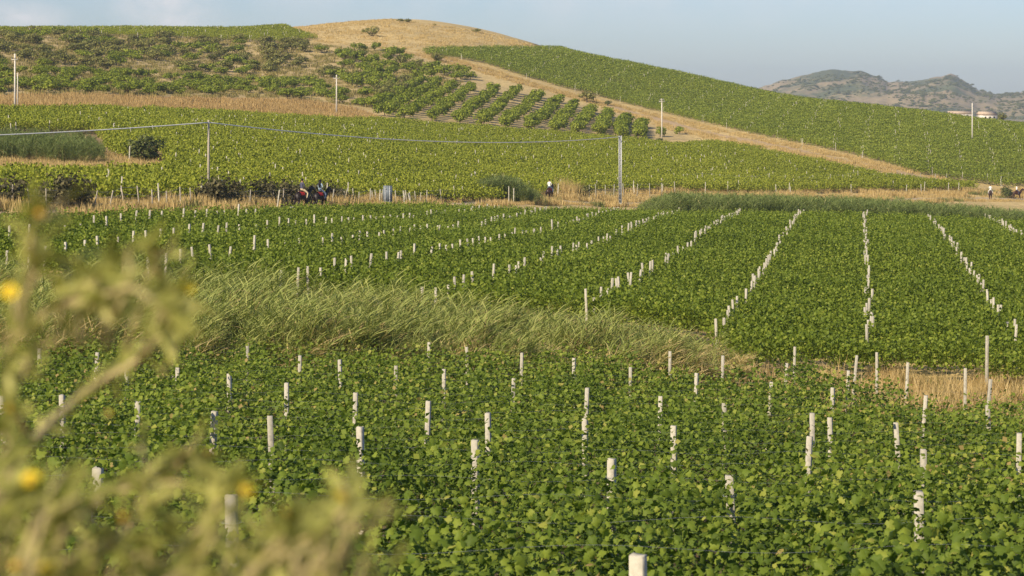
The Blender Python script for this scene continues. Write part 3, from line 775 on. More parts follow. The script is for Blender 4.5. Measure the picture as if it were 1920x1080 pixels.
# reeds stand on the strip between the near and the middle field
Pr = []
edge_px = np.array([-400, 0, 370, 700, 1000, 1200, 1340, 1400]); y_near = np.array([62, 64, 66, 67.5, 68.5, 69.5, 71, 72]); y_far = np.array([84, 83, 81, 80, 79.5, 78, 75, 73])
for it in range(3400):
    px = random.uniform(-350, 1390); a = np.interp(px, edge_px, y_near); b = np.interp(px, edge_px, y_far)
    Y_ = random.uniform(a, b); p = at(px, Y_)
    Pr.append((p.x, p.y, p.z, px, (Y_-a)/(b-a)))
Pr = np.array(Pr)
dens = vnoise(Pr[:, 0], Pr[:, 1], 2.2, 31)
kd = dens > .26 + .25*(Pr[:, 3] > 1200); Pr = Pr[kd]
dryp = np.interp(Pr[:, 3], [-300, 0, 60, 250, 380, 900, 1100, 1400], [.45, .55, .6, .35, .14, .22, .45, .85]) + .5*(vnoise(Pr[:, 0], Pr[:, 1], 1.8, 33) > .75) + .2*(Pr[:, 4] < .15)
isd = rng.random(len(Pr)) < dryp
idx = np.where(isd, 5 + rng.integers(0, 3, len(Pr)), rng.integers(0, 5, len(Pr)))
hs = np.interp(Pr[:, 3], [-300, 300, 500, 900, 1250, 1390], [.95, .98, .97, .86, .78, .6])
rt = np.column_stack([rng.normal(0, .08, len(Pr)), rng.normal(.02, .1, len(Pr)), rng.normal(0, .38, len(Pr))])
sc = (hs*(.72+.55*vnoise(Pr[:, 0], Pr[:, 1], .9, 35))*rng.uniform(.85, 1.15, len(Pr)))[:, None]*np.array([1, 1, 1.0])
scatter('reed_bed', Pr[:, :3], REED+REED_DRY, 'tall green reeds bent by wind between the near and middle vineyards', 'reeds', scl=sc, rot=rt, idx=idx)
# reeds in the hollow before the road, on the right
REEDF = [reed_proto(40+i, 12, (2.2, 3.0), .6, .45, mat='reed_far', dry=.06, lw=.05, nl=10) for i in range(4)]
pts = []
for it in range(3200):
    px = random.uniform(1195, 2350)
    yc = np.interp(px, [1195, 1300, 1600, 1900, 2350], [240, 236, 236, 232, 230]); Y_ = yc + random.uniform(-22, 16)
    p = at(px, Y_); hh = np.interp(px, [1195, 1240, 1600, 1850, 1950, 2350], [.5, 1.0, 1.0, .8, .7, .7])
    pts.append((p.x, p.y, p.z, hh*random.uniform(.75, 1.12)))
pts = np.array(pts)
scatter('reed_bed', pts[:, :3], REEDF, 'dark green reed belt along the hollow beside the dirt road', 'reeds', scl=np.repeat(pts[:, 3:], 3, 1), rot=np.column_stack([rng.normal(0, .06, len(pts)), rng.normal(.03, .08, len(pts)), rng.normal(0, .5, len(pts))]))
def patch(name, poly, n, ymin, ymax, protos, label, cat, lift=0., s=(.8, 1.2), zs=1.0, rotw=None):
    p = region_points(poly, n, ymin, ymax, lift)
    sc_ = rng.uniform(*s, len(p))[:, None]*np.array([1, 1, zs])
    rt_ = None if rotw is None else np.column_stack([rng.normal(0, .06, len(p)), rng.normal(.05, .08, len(p)), rng.normal(0, rotw, len(p))])
    scatter(name, p, protos, label, cat, scl=sc_, rot=rt_)
def grass_proto(seed, n=45, h=(.35, .8), rad=.45, mat='dry', w=.02, bend=.3):
    g = np.random.default_rng(seed); mb = MB()
    for q in range(n):
        a = g.uniform(0, 6.28); r = rad*math.sqrt(g.random()); b = np.array([r*math.cos(a), r*math.sin(a), 0]); hh = g.uniform(*h)
        az = g.uniform(0, 6.28); bd = bend*g.random()*hh; d = np.array([math.cos(az), math.sin(az), 0]); sd = np.array([-math.sin(az), math.cos(az), 0])*w*g.uniform(.6, 1.3)
        V = [b-sd/2, b+sd/2, b+d*bd*.3+[0, 0, hh*.55]-sd*.45, b+d*bd*.3+[0, 0, hh*.55]+sd*.45, b+d*bd+[0, 0, hh]]
        mb.add(V, [[2, 3, 4]], [[0, 1, 3, 2]], np.clip(g.normal(.5, .22), 0, 1))
    return mb.mesh('grass_tuft', [M[mat]])
DRY_N = [grass_proto(i, 55, (.15, .70), .42, 'dry', .014, 1.1) for i in range(4)] + [grass_proto(33+i, 40, (.15, .5), .35, 'drybrown', .02, 1.3) for i in range(2)] + [grass_proto(37, 30, (.2, .6), .3, 'weed', .03, .9)]
DRY_F = [grass_proto(10+i, 45, (.35, .85), .8, 'dry', .05) for i in range(4)]
DRY_S = [grass_proto(15+i, 40, (.15, .42), 1.0, 'dry', .07, .5) for i in range(3)]
BRN_F = [grass_proto(20+i, 50, (.5, 1.25), 1.0, 'drybrown', .07) for i in range(4)]
# dry strip on the right between the fields
pts = []
for it in range(2600):
    px = random.uniform(1330, 2350); a = np.interp(px, [1330, 1420, 1560, 1700, 1920, 2350], [68, 66, 66, 64, 62, 60]); Y_ = random.uniform(a, 86)
    p = at(px, Y_); pts.append((p.x, p.y, p.z))
pts = np.array(pts); s_ = .30 + 1.35*vnoise(pts[:, 0], pts[:, 1], 1.3, 41)**2
scatter('dry_grass', pts, DRY_N, 'straw coloured dry grass strip between the near and middle vineyards', 'grass', scl=s_*rng.uniform(.8, 1.2, len(pts)))
# verges of the road
pts = []
for it in range(7000):
    px = random.uniform(-400, 2250); Yc = np.interp(px, [q[0] for q in ROAD], [q[1] for q in ROAD]); side = random.choice((-1, 1, 1))
    wd = np.interp(px, [-400, 700, 1100, 1400, 1850, 2200], [8, 10, 16, 26, 20, 14])
    if 470 < px < 690 and side < 0: continue
    Y_ = Yc + (4.0 + random.random()*wd if side > 0 else -4.0 - random.random()*5)
    p = at(px, Y_); pts.append((p.x, p.y, p.z))
pts = np.array(pts)
WEEDV = [grass_proto(58+i, 40, (.25, .8), .7, 'vergeweed', .06, .6) for i in range(2)]
kw = vnoise(pts[:, 0], pts[:, 1], 3.5, 47) > .80
scatter('dry_grass', pts, DRY_F + WEEDV, 'golden dry grass along both sides of the dirt road', 'grass', idx=np.where(kw, 4, 0) + rng.integers(0, 2, len(pts)) + np.where(kw, 0, 2*rng.integers(0, 2, len(pts))), scl=rng.uniform(.45, 1.25, len(pts))*(.35+1.0*vnoise(pts[:, 0], pts[:, 1], 4, 43)))
#, 'grass', scl=rng.uniform(.6, 1.25, len(pts))*(.6+.8*vnoise(pts[:, 0], pts[:, 1], 4, 43)))
patch('dry_grass', BROWN, 5200, 300, 520, BRN_F, 'band of tall rusty brown dry grass across the hillside', 'grass', .6, (.35, 1.1))
TOPG = [(500, 44), (740, 36), (900, 58), (1040, 95), (1020, 99), (780, 96), (640, 84), (560, 74)]
patch('dry_grass', TOPG, 2600, 560, 860, DRY_S, 'short golden dry grass covering the bare hill top', 'grass', .1, (.7, 1.6))
pts = []
for it in range(1800):
    k = random.random()*(len(track_pts)-1.001); i = int(k); q = track_pts[i].lerp(track_pts[i+1], k-i); sd = random.choice((-1, 1))*random.uniform(1.8, 6.5)
    x, y = q.x + sd, q.y + random.uniform(-2, 2); pts.append((x, y, float(H(x, y))))
scatter('dry_grass', np.array(pts), DRY_F, 'dry grass along the edges of the climbing dirt track', 'grass', scl=rng.uniform(.5, 1.0, len(pts)))
patch('dry_grass', [(-300, 288), (0, 290), (190, 290), (310, 300), (310, 322), (160, 326), (0, 324), (-300, 322)], 1300, 190, 330, DRY_F, 'dry grass on the small bank below the reed patch', 'grass', 0., (.5, .9))
WEED = [grass_proto(50+i, 34, (.3, .8), 1.2, 'weed', .12, .5) for i in range(3)]
patch('weeds', [(-300, 60), (0, 62), (330, 70), (560, 80), (700, 92), (880, 150), (700, 205), (560, 186), (0, 180), (-300, 180)], 5200, 385, 700, WEED, 'low olive weeds between the hillside trees', 'weeds', 0., (.5, 1.3))
# reed patch on the bank at the left, and the low mound of reeds by the road
pts = []
for it in range(1000):
    px = random.uniform(-350, 195); Y_ = random.uniform(232, 262); p = at(px, Y_); e = min(1, (195-px)/60+.45); pts.append((p.x, p.y, p.z, e*random.uniform(.6, .95)))
pts = np.array(pts)
scatter('reed_bed', pts[:, :3], REEDF, 'dense patch of dark reeds on the dry bank amid the hill vines', 'reeds', scl=np.repeat(pts[:, 3:], 3, 1))
pts = []
for it in range(420):
    px = random.gauss(945, 38); Y_ = random.uniform(264, 276); p = at(px, Y_); e = math.exp(-((px-945)/62)**2); pts.append((p.x, p.y, p.z, .25+.7*e*random.uniform(.8, 1.1)))
pts = np.array(pts)
scatter('reed_bed', pts[:, :3], REEDF, 'rounded mound of reeds at the roadside near the rider in white', 'reeds', scl=np.repeat(pts[:, 3:], 3, 1))

# ------------------------------------------------------------------ trees and shrubs
def crown_mesh(name, seed, rx, rz, zc, n, size, mat, gap=.35, flat=0.):
    g = np.random.default_rng(seed); mb = MB()
    k = 9
    lob = g.normal(size=(k, 3)); lob /= np.linalg.norm(lob, axis=1)[:, None]; lob *= g.uniform(.35, .75, (k, 1)); lob[:, 2] = lob[:, 2]*.8
    lr = g.uniform(.34, .55, k)
    which = g.integers(0, k, n); u = rand_unit(n, g); rr = lr[which]*g.random(n)**.33
    C = lob[which] + u*rr[:, None]
    # open gaps
    ph = g.uniform(0, 6, 3); gapn = np.sin(C[:, 0]*5+ph[0])*np.sin(C[:, 1]*5+ph[1])*np.sin(C[:, 2]*5+ph[2])
    C = C[gapn > -gap]; u = u[gapn > -gap]; m = len(C)
    C = C*[rx, rx, rz] + [0, 0, zc]
    N = u*.9 + rand_unit(m, g)*.6 + [0, 0, .3]
    leaves(mb, C, size*g.uniform(.6, 1.3, m), N, KITE, KITE_F, np.clip(g.normal(.5, .2, m), 0, 1), g)
    return mb.mesh(name, [M[mat]])
def trunk_mesh(name, seed, h, r, rx, zc):
    g = random.Random(seed); mb = MB()
    fx, fy = g.uniform(-.15, .15), g.uniform(-.15, .15)
    mb.tube([(0, 0, -.1), (fx*.4, fy*.4, h*.5), (fx, fy, h)], [r*1.25, r, r*.8], 6)
    for q in range(4):
        a = q*1.57 + g.uniform(-.4, .4); e = g.uniform(.45, .75)*rx
        mb.tube([(fx, fy, h*.95), (fx+math.cos(a)*e*.5, fy+math.sin(a)*e*.5, h+(zc-h)*.6), (fx+math.cos(a)*e, fy+math.sin(a)*e, zc+.3*rx)], [r*.65, r*.42, r*.15], 5)
    return mb.mesh(name, [M['bark']])
TREES = {}
def tree_kind(key, rx, rz, zc, n, size, mat, h, r, cnt, gap):
    TREES[key] = [(crown_mesh('crown', hash(key) % 97*10+i if False else sum(map(ord, key))*7+i, rx, rz, zc, n, size, mat, gap), trunk_mesh('trunk', sum(map(ord, key))+i, h, r, rx, zc)) for i in range(cnt)]
tree_kind('row', 1.75, 1.25, 1.36, 620, .34, 'tree_green', .6, .10, 5, .5)
tree_kind('olive', 2.0, 1.25, 1.38, 560, .33, 'tree_olive', .5, .11, 6, .45)
tree_kind('greenbush', 1.9, 1.25, 1.38, 600, .34, 'tree_green', .5, .10, 5, .45)
tree_kind('shrub', 1.3, 1.0, .85, 900, .22, 'shrub_green', .3, .06, 3, .9)
tree_kind('darkshrub', 1.3, .85, .8, 650, .17, 'shrub_dark', .3, .05, 4, .30)
ntree = 0
def tree(key, p, s, label, cat, group=None, name='orchard_tree', sz=1.0):
    global ntree
    c, t = random.choice(TREES[key])
    root = ob(name, None, label=label, cat=cat, group=group, loc=p, rot=(0, 0, random.uniform(0, 6.28)))
    root.scale = (s*random.uniform(.9, 1.1), s*random.uniform(.9, 1.1), s*sz)
    ob('crown', c, root); ob('trunk', t, root); ntree += 1
    return root
# planted rows beside the track: each row climbs away from its foot
FOOT = [(700, 204), (722, 218), (760, 222), (808, 226), (856, 231), (900, 236), (946, 241), (992, 245), (1038, 249), (1082, 252), (1124, 255), (1162, 258), (1198, 260)]
HEAD = [(790, 148), (815, 155), (850, 160), (884, 163), (925, 166), (968, 168), (1010, 176), (1046, 186), (1076, 194), (1108, 204), (1140, 212), (1170, 222), (1204, 232)]
ORD = ['nearest row to', 'second row from', 'third row from', 'fourth row from', 'fifth row from', 'sixth row from', 'seventh row from', 'eighth row from', 'ninth row from', 'tenth row from', 'eleventh row from', 'twelfth row from', 'thirteenth row from']
for ri, ((fx, fy), (hx, hy)) in enumerate(zip(FOOT, HEAD)):
    a = cast(fx, fy, 0, 330); b = cast(hx, hy+8, 0, 330)
    L = (b-a).length; n = max(2, int(round(L/2.9)))
    n = min(n, 18)
    for q in range(n):
        t = q/(n-1); x = a.x+(b.x-a.x)*t + random.gauss(0, .25); y = a.y+(b.y-a.y)*t + random.gauss(0, .3)
        tree('row', (x, y, float(H(x, y))), random.uniform(.98, 1.22), 'bright green fruit tree in the planted ' + ORD[12-ri] + ' the two-crossarm power pole', 'tree', 'fruit trees of the planted ' + ORD[12-ri] + ' the power pole')
print('row trees', ntree)
for px, py, s in ((1238, 256, .95), (1274, 252, .85)):
    tree('row', cast(px, py, 0, 330), s, 'small round fruit tree standing alone at the end of the planted rows', 'tree', 'lone fruit trees by the track end')
def spread(poly, n, ymin, ymax, mind, lift=0.):
    pts = region_points(poly, 6000, ymin, ymax, lift); keep = []
    for p in pts:
        if p[0] > -1e9 and all((p[0]-q[0])**2 + (p[1]-q[1])**2 > mind*mind for q in keep):
            keep.append(p)
            if len(keep) >= n: break
    return keep
LOWL = [(-150, 134), (0, 132), (200, 140), (420, 150), (620, 160), (690, 176), (690, 205), (600, 188), (350, 181), (150, 175), (0, 178), (-150, 178)]
UPL = [(-150, 60), (0, 62), (330, 72), (560, 84), (620, 100), (640, 150), (420, 142), (200, 134), (0, 126), (-150, 126)]
MIDT = [(640, 92), (720, 92), (830, 124), (900, 150), (850, 158), (780, 160), (740, 200), (690, 185), (640, 150)]
for p in spread(LOWL, 165, 385, 560, 2.2): tree('greenbush', p, random.uniform(.95, 1.3), 'low bright green tree in the dense belt above the brown grass band', 'tree', 'green trees above the brown grass band', 'low_tree', .8)
for p in spread(UPL, 190, 470, 690, 3.6): tree(random.choice(['olive', 'olive', 'olive', 'greenbush']), p, random.uniform(1.1, 1.75), 'grey-green olive-like tree scattered over the brown upper hillside', 'tree', 'scattered trees on the upper hillside', 'olive_tree', .72)
for p in spread(MIDT, 60, 450, 700, 3.6): tree(random.choice(['olive', 'greenbush', 'greenbush']), p, random.uniform(1.0, 1.5), 'full green tree clustered on the slope just left of the dirt track', 'tree', 'clustered trees left of the track', 'low_tree')
print('trees', ntree)
for (px, py, s, k, lab) in ((697, 68, 1.5, 'olive', 'lone round bush on the bare golden hill top'), (820, 116, 1.35, 'olive', 'dark round bush at the bend of the dirt track near the hill top'),
        (1100, 192, 1.5, 'olive', 'round dark bush at the edge of the dirt track above the fruit rows'), (1140, 198, .9, 'shrub', 'small low shrub on the dirt track edge above the fruit rows'),
        (272, 303, 1.95, 'shrub', 'dense round green bush standing alone at the end of the dry bank'), (1236, 268, .8, 'shrub', 'low wide shrub at the foot of the power pole beside the fruit rows'),
        (1885, 371, 1.35, 'shrub', 'thorny green shrub at the roadside between two riders'), (1905, 246, 1.1, 'shrub', 'dark shrub on the terrace beside the plain pole')):
    tree(k, cast(px, py, 0, 180), s, lab, 'bush', None, 'bush', .85)
for px, py, s in ((750, 39, .9), (764, 39, .9), (815, 45, .5), (893, 58, .95)):
    ps = cast(px, py+3, 0, 560); tree('olive', ps, s, 'small dark bush on the skyline of the golden hill top', 'bush', 'skyline bushes', 'bush', .6)
# dark hedge shrubs along the fence
for px, dY, s in ((10, 10, .95), (118, 9, 1.1), (135, 10, .9), (95, 10, .8), (392, 11, .95), (405, 10, 1.1), (425, 11, .95), (450, 12, .7), (490, 12, .95), (512, 12, 1.0), (535, 12, .95), (555, 12, .9), (585, 13, .9), (625, 13, .95), (640, 13, .8)):
    Yc = float(np.interp(px, [q[0] for q in ROAD], [q[1] for q in ROAD])) + dY
    tree('darkshrub', at(px, Yc-3), s*1.55, 'dark brownish shrub in the rough hedge by the roadside fence', 'bush', 'dark hedge shrubs by the fence', 'hedge_shrub')
for px, dY, s in ((800, 14, .7), (815, 14, .75), (835, 14, .75), (852, 14, .7)):
    Yc = float(np.interp(px, [q[0] for q in ROAD], [q[1] for q in ROAD])) + dY
    tree('darkshrub', at(px, Yc-3), s*1.25, 'low brown shrub in the fence line right of the grey sign', 'bush', 'brown shrubs right of the sign', 'hedge_shrub')
pp = at(1072, 298)
mb_pts = np.column_stack([np.full(26, pp.x)+rng.normal(0, 1.0, 26), np.full(26, pp.y)+rng.normal(0, 1.2, 26), np.zeros(26)]); mb_pts[:, 2] = H(mb_pts[:, 0], mb_pts[:, 1])
scatter('dry_grass', mb_pts, [grass_proto(70+i, 34, (1.0, 2.9), .6, 'dry', .04) for i in range(2)], 'tall tawny dry clump beside the rider in white', 'grass')
tree('shrub', at(1092, 300), 1.25, 'grey-green bush beside the tall tawny grass clump', 'bush', None, 'bush')

# ------------------------------------------------------------------ fence along the road
def fence(pxs, dY, h, label, mat, gap=(1.0, 1.0), lean=.1):
    root = ob('wire_fence', None, label=label, cat='fence')
    Yf = lambda px: float(np.interp(px, [q[0] for q in ROAD], [q[1] for q in ROAD])) + dY
    root.location = at(pxs[0], Yf(pxs[0])); org = Vector(root.location); tops = []
    for px in pxs:
        p = at(px, Yf(px)+random.uniform(-.4, .4)); hh = h*random.uniform(.85, 1.15); ln = random.gauss(0, lean)
        top = p + Vector((ln*hh, random.gauss(0, .05), hh)); mb = MB()
        mb.tube([p-org-Vector((0, 0, .1)), (p+top)/2-org, top-org], [.055, .05, .045], 5)
        ob('post', mb.mesh('post', [mat]), root); tops.append((p, top))
    for f in (.35, .65, .92):
        mb = MB(); mb.tube([p.lerp(t, f)-org for p, t in tops], .008, 3); ob('wire', mb.mesh('wire', [M['wire']]), root)
random.seed(5)
fence([-140, -60, 22, 57, 87, 128, 175, 204, 234, 262, 286, 313, 339, 358], 5.2, 1.6, 'leaning weathered posts of the wire fence left of the dark hedge', M['wood'])
fence([418, 468, 512, 531, 560], 5.2, 1.4, 'weathered fence posts along the dark hedge behind the riders', M['wood'], lean=.03)
fence([622, 644, 650, 664, 672, 694, 699, 706, 714, 717, 732, 742, 757, 763, 770, 780, 788, 800, 828, 858, 869], 7.0, 1.5, 'pale close-set fence posts around the grey roadside sign', M['concrete'], lean=.1)
fence([1105, 1118, 1135, 1150, 1170, 1194, 1218, 1241, 1266], 12, 2.0, 'tall pale fence posts on the golden bank beside the steel pole', M['concrete'], lean=.06)
fence([1284, 1317, 1349, 1380, 1412, 1440, 1470, 1499, 1528, 1556, 1582, 1610, 1637, 1664, 1690, 1722, 1752, 1773, 1850, 1890, 1960], 34, 2.2, 'row of tall slanted pale stakes above the golden roadside bank', M['concrete'], lean=.09)

# ------------------------------------------------------------------ poles and cable
def power_pole(px, Y, h, arms, label, r=.13):
    p = at(px, Y); root = ob('power_pole', None, label=label, cat='pole', loc=p)
    mb = MB(); mb.tube([(0, 0, -.3), (0, 0, h*.5), (0, 0, h)], [r*1.25, r, r*.8], 8); ob('shaft', mb.mesh('shaft', [M['polec']]), root)
    for (z, w) in arms:
        mb = MB(); mb.box((0, -.12, z), (w, .09, .10)); a = ob('crossarm', mb.mesh('crossarm', [M['polec']]), root)
        for sx in (-.45, 0, .45):
            mb = MB(); mb.tube([(sx*w, -.12, z+.04), (sx*w, -.12, z+.16), (sx*w, -.12, z+.30)], [.05, .07, .03], 6); ob('insulator', mb.mesh('insulator', [M['insul']]), a)
    return root, p
power_pole(28, 337, 9.0, [(8.1, 1.0)], 'tall pale power pole with one crossarm above the brown grass band')
power_pole(33, 352, 5.6, [], 'short pale pole standing close behind the tall power pole', r=.09)
power_pole(631, 448, 8.0, [(7.3, 1.3)], 'pale power pole with crossarm at the end of the brown grass band')
power_pole(1241, 490, 9.0, [(8.3, 1.3), (8.7, .8)], 'pale power pole with two crossarms at the foot of the fruit rows')
power_pole(1823, 505, 9.3, [], 'plain pale pole without crossarms on the vineyard terrace')
# steel H-section pole and the telephone pole that carry the cable
def steel_pole():
    p = at(1163, 292); h = 9.25; root = ob('steel_pole', None, label='grey steel channel pole at the roadside carrying the cable end', cat='pole', loc=p)
    for sx in (-1, 1):
        mb = MB(); mb.box((sx*.16, 0, h/2-.1), (.09, .16, h+.2)); ob('flange', mb.mesh('flange', [M['steel']]), root)
    mb = MB(); mb.box((0, 0.02, h/2-.1), (.23, .03, h+.1)); ob('web', mb.mesh('web', [M['webgrey']]), root)
    mb = MB()
    mb.box((0, -.05, .25), (.50, .36, .5)); ob('footing', mb.mesh('footing', [M['concrete']]), root)
    for z in np.arange(.9, h, .75):
        mb = MB(); mb.box((0, -.065, z), (.23, .02, .06)); ob('batten', mb.mesh('batten', [M['steel']]), root)
    return p + Vector((-.2, 0, h-.15))
e2 = steel_pole()
p1 = at(391, 184); hp = (YH-225)/F*184 - p1.z
root = ob('telephone_pole', None, label='slim grey telephone pole behind the dark hedge carrying the cable', cat='pole', loc=p1)
mb = MB(); mb.tube([(0, 0, -.2), (0, 0, hp*.5), (0, 0, hp)], [.12, .10, .08], 8); ob('shaft', mb.mesh('shaft', [M['wood']]), root)
mb = MB(); mb.box((0, -.1, hp-.25), (.3, .06, .06)); ob('bracket', mb.mesh('bracket', [M['steel']]), root)
e1 = p1 + Vector((0, -.1, hp-.2))
e0 = Vector(((-700-960)/F*150, 150, (YH-262)/F*150))
for a, b, sag, lab in ((e1, e2, 1.15, 'pale sagging cable strung between the telephone pole and the steel pole'), (e0, e1, .5, 'pale cable running left from the telephone pole')):
    mb = MB(); mb.tube([a.lerp(b, t) - Vector((0, 0, sag*4*t*(1-t))) for t in np.linspace(0, 1, 60)], .046, 5); ob('cable', mb.mesh('cable', [M['cable']]), label=lab, cat='cable')
# grey back of a road sign on two posts
p = at(727, 218); root = ob('road_sign', None, label='blank grey back of a tall road sign on two pale posts', cat='sign', loc=p)
mb = MB(); mb.box((0, .05, 1.62), (.88, .03, 1.55)); mb.box((0, .05, .86), (.90, .05, .04)); mb.box((0, .05, 2.38), (.90, .05, .04)); ob('panel', mb.mesh('panel', [M['signback']]), root)
for sx in (-.24, .20):
    mb = MB(); mb.tube([(sx, 0, -.2), (sx, 0, 1.2), (sx, 0, 2.36)], .033, 8); pst = ob('post', mb.mesh('post', [M['steel']]), root)
    for z in (1.15, 2.1):
        mb = MB(); mb.box((sx, -.005, z), (.13, .09, .05)); ob('bracket', mb.mesh('bracket', [M['steel']]), pst)
p = at(414, 182); root = ob('sign_post', None, label='thin grey post with a small dark plate by the dark hedge', cat='post', loc=p)
mb = MB(); mb.tube([(0, 0, -.2), (0, 0, 1), (0, 0, 2.05)], .035, 8); ob('shaft', mb.mesh('shaft', [M['wood']]), root)
mb = MB(); mb.box((0, .05, 1.95), (.26, .03, .26)); ob('plate', mb.mesh('plate', [M['signback']]), root)
# boulders by the road
def boulder(px, Y, s, label, group=None):
    bm = bmesh.new(); bmesh.ops.create_icosphere(bm, subdivisions=2, radius=1)
    g = random.Random(int(px))
    for v in bm.verts: v.co *= 1 + g.uniform(-.16, .16); v.co.x *= 1.5; v.co.z *= .62
    me = bpy.data.meshes.new('boulder'); bm.to_mesh(me); bm.free(); me.materials.append(M['stone'])
    o = ob('boulder', me, label=label, cat='rock', group=group, loc=at(px, Y, .25*s)); o.scale = (s,)*3
boulder(752, 226, .42, 'white boulder lying just right of the grey sign')
boulder(537, 186, .38, 'pale rock on the road edge behind the two riders', 'pale rocks by the riders'); boulder(548, 186.5, .42, 'pale rock on the road edge behind the two riders', 'pale rocks by the riders')

# ------------------------------------------------------------------ horses and riders
def skin_obj(name, verts, edges, rads, root_i=0, sub=2):
    me = bpy.data.meshes.new(name + '_cage'); me.from_pydata(verts, edges, []); me.update()
    o = bpy.data.objects.new(name + '_cage', me); COL.objects.link(o)
    sk = o.modifiers.new('skin', 'SKIN'); sk.use_smooth_shade = True
    for i, r in enumerate(rads):
        me.skin_vertices[0].data[i].radius = r if isinstance(r, tuple) else (r, r)
    for i in range(len(verts)): me.skin_vertices[0].data[i].use_root = (i == root_i)
    ss = o.modifiers.new('sub', 'SUBSURF'); ss.levels = sub; ss.render_levels = sub
    bpy.context.view_layer.update()
    dg = bpy.context.evaluated_depsgraph_get()
    out = bpy.data.meshes.new_from_object(o.evaluated_get(dg)); out.name = name
    bpy.data.objects.remove(o); bpy.data.meshes.remove(me)
    return out
def horse_mesh(step):
    v = [(0, 0, 1.22)]; e = []; r = [(.30, .33)]
    def add(p, rad, par): v.append(p); r.append(rad); e.append((par, len(v)-1)); return len(v)-1
    rump = add((-.42, 0, 1.26), (.29, .30), 0); cr = add((-.74, 0, 1.27), (.24, .25), rump)
    ch = add((.42, 0, 1.24), (.27, .34), 0); sh = add((.66, 0, 1.30), (.20, .27), ch)
    n1 = add((.88, 0, 1.52), (.13, .20), sh); n2 = add((1.06, 0, 1.76), (.10, .15), n1); po = add((1.20, 0, 1.93), (.09, .12), n2)
    h1 = add((1.36, 0, 1.82), (.085, .11), po); h2 = add((1.56, 0, 1.60), (.06, .075), h1); add((1.64, 0, 1.50), (.055, .06), h2)
    for s in (-1, 1): add((1.19, .06*s, 2.08), .025, po)
    for s in (-1, 1):
        st = step*s
        a = add((.55, .16*s, .95), .125, ch); b = add((.56+st*.10, .16*s, .56), .07, a); c = add((.55+st*.22, .16*s, .17), .045, b); add((.60+st*.24, .16*s, .05), .065, c)
        a = add((-.58, .17*s, .98), .17, rump); k = add((-.50-st*.06, .18*s, .78), .12, a); b = add((-.78-st*.12, .17*s, .52), .065, k); c = add((-.74-st*.20, .17*s, .17), .045, b); add((-.68-st*.20, .17*s, .05), .065, c)
    return skin_obj('body', v, e, r, 0)
HORSE = [horse_mesh(1.0), horse_mesh(-.8)]
def hair_strip(name, pts, rad, mat):
    mb = MB(); mb.tube(pts, rad, 7); return mb.mesh(name, [mat], smooth=True)
def horse(p, heading, mi, coat, label, cloth='red', socks=False, s=1.0):
    me = HORSE[mi].copy(); me.materials.clear(); me.materials.append(M[coat])
    if socks:
        me.materials.append(M['white_cloth'])
        z = np.empty(len(me.polygons)*3, np.float32); me.polygons.foreach_get('center', z); z = z.reshape(-1, 3)
        me.polygons.foreach_set('material_index', ((z[:, 2] < .26) & (z[:, 0] > 0)).astype(np.int32))
    root = ob('horse', None, label=label, cat='horse', loc=p, rot=(0, 0, heading)); root.scale = (s,)*3
    ob('body', me, root)
    ob('tail', hair_strip('tail', [(-.95, 0, 1.34), (-1.06, 0, 1.22), (-1.10, .02, .9), (-1.07, .03, .45)], [.04, .075, .09, .02], M['hair']), root)
    ob('mane', hair_strip('mane', [(.62, -.02, 1.56), (.80, -.03, 1.74), (.98, -.03, 1.93), (1.14, -.02, 2.03), (1.26, 0, 2.0)], [.03, .07, .075, .06, .03], M['hair']), root)
    def drape(name, x0, x1, rad, zlow, mat, zc=1.22):
        V = []; na, nx = 15, 6
        for i in range(nx):
            x = x0 + (x1-x0)*i/(nx-1)
            for j in range(na):
                a = math.pi*(.06 + .88*j/(na-1)); V.append((x, math.cos(a)*(rad), zc + .02 + math.sin(a)*(rad+.035)))
        i_ = np.arange(nx*na).reshape(nx, na); Qd = np.stack([i_[:-1, :-1], i_[:-1, 1:], i_[1:, 1:], i_[1:, :-1]], -1).reshape(-1, 4)
        mb = MB(); mb.add(V, None, Qd); return ob(name, mb.mesh(name, [mat], smooth=True), root)
    if cloth: drape('saddle_cloth', -.34, .12, .335, 0, M[cloth])
    mb = MB(); mb.tube([(-.26, 0, 1.66), (-.18, 0, 1.62), (0, 0, 1.59), (.16, 0, 1.63), (.24, 0, 1.70)], [.05, .13, .14, .11, .04], 8); sd = ob('saddle', mb.mesh('saddle', [M['leather']], smooth=True), root)
    for s_ in (-1, 1):
        mb = MB(); mb.tube([(.06, .33*s_, 1.45), (.10, .40*s_, 1.1), (.12, .40*s_, .86)], .018, 4); ob('stirrup', mb.mesh('stirrup', [M['leather']]), sd)
    mb = MB(); mb.tube([(1.52, .07, 1.58), (1.1, .13, 1.62), (.42, .06, 1.86)], .008, 3); mb.tube([(1.52, -.07, 1.58), (1.1, -.13, 1.62), (.42, -.06, 1.86)], .008, 3); ob('reins', mb.mesh('reins', [M['leather']]), root)
    return root
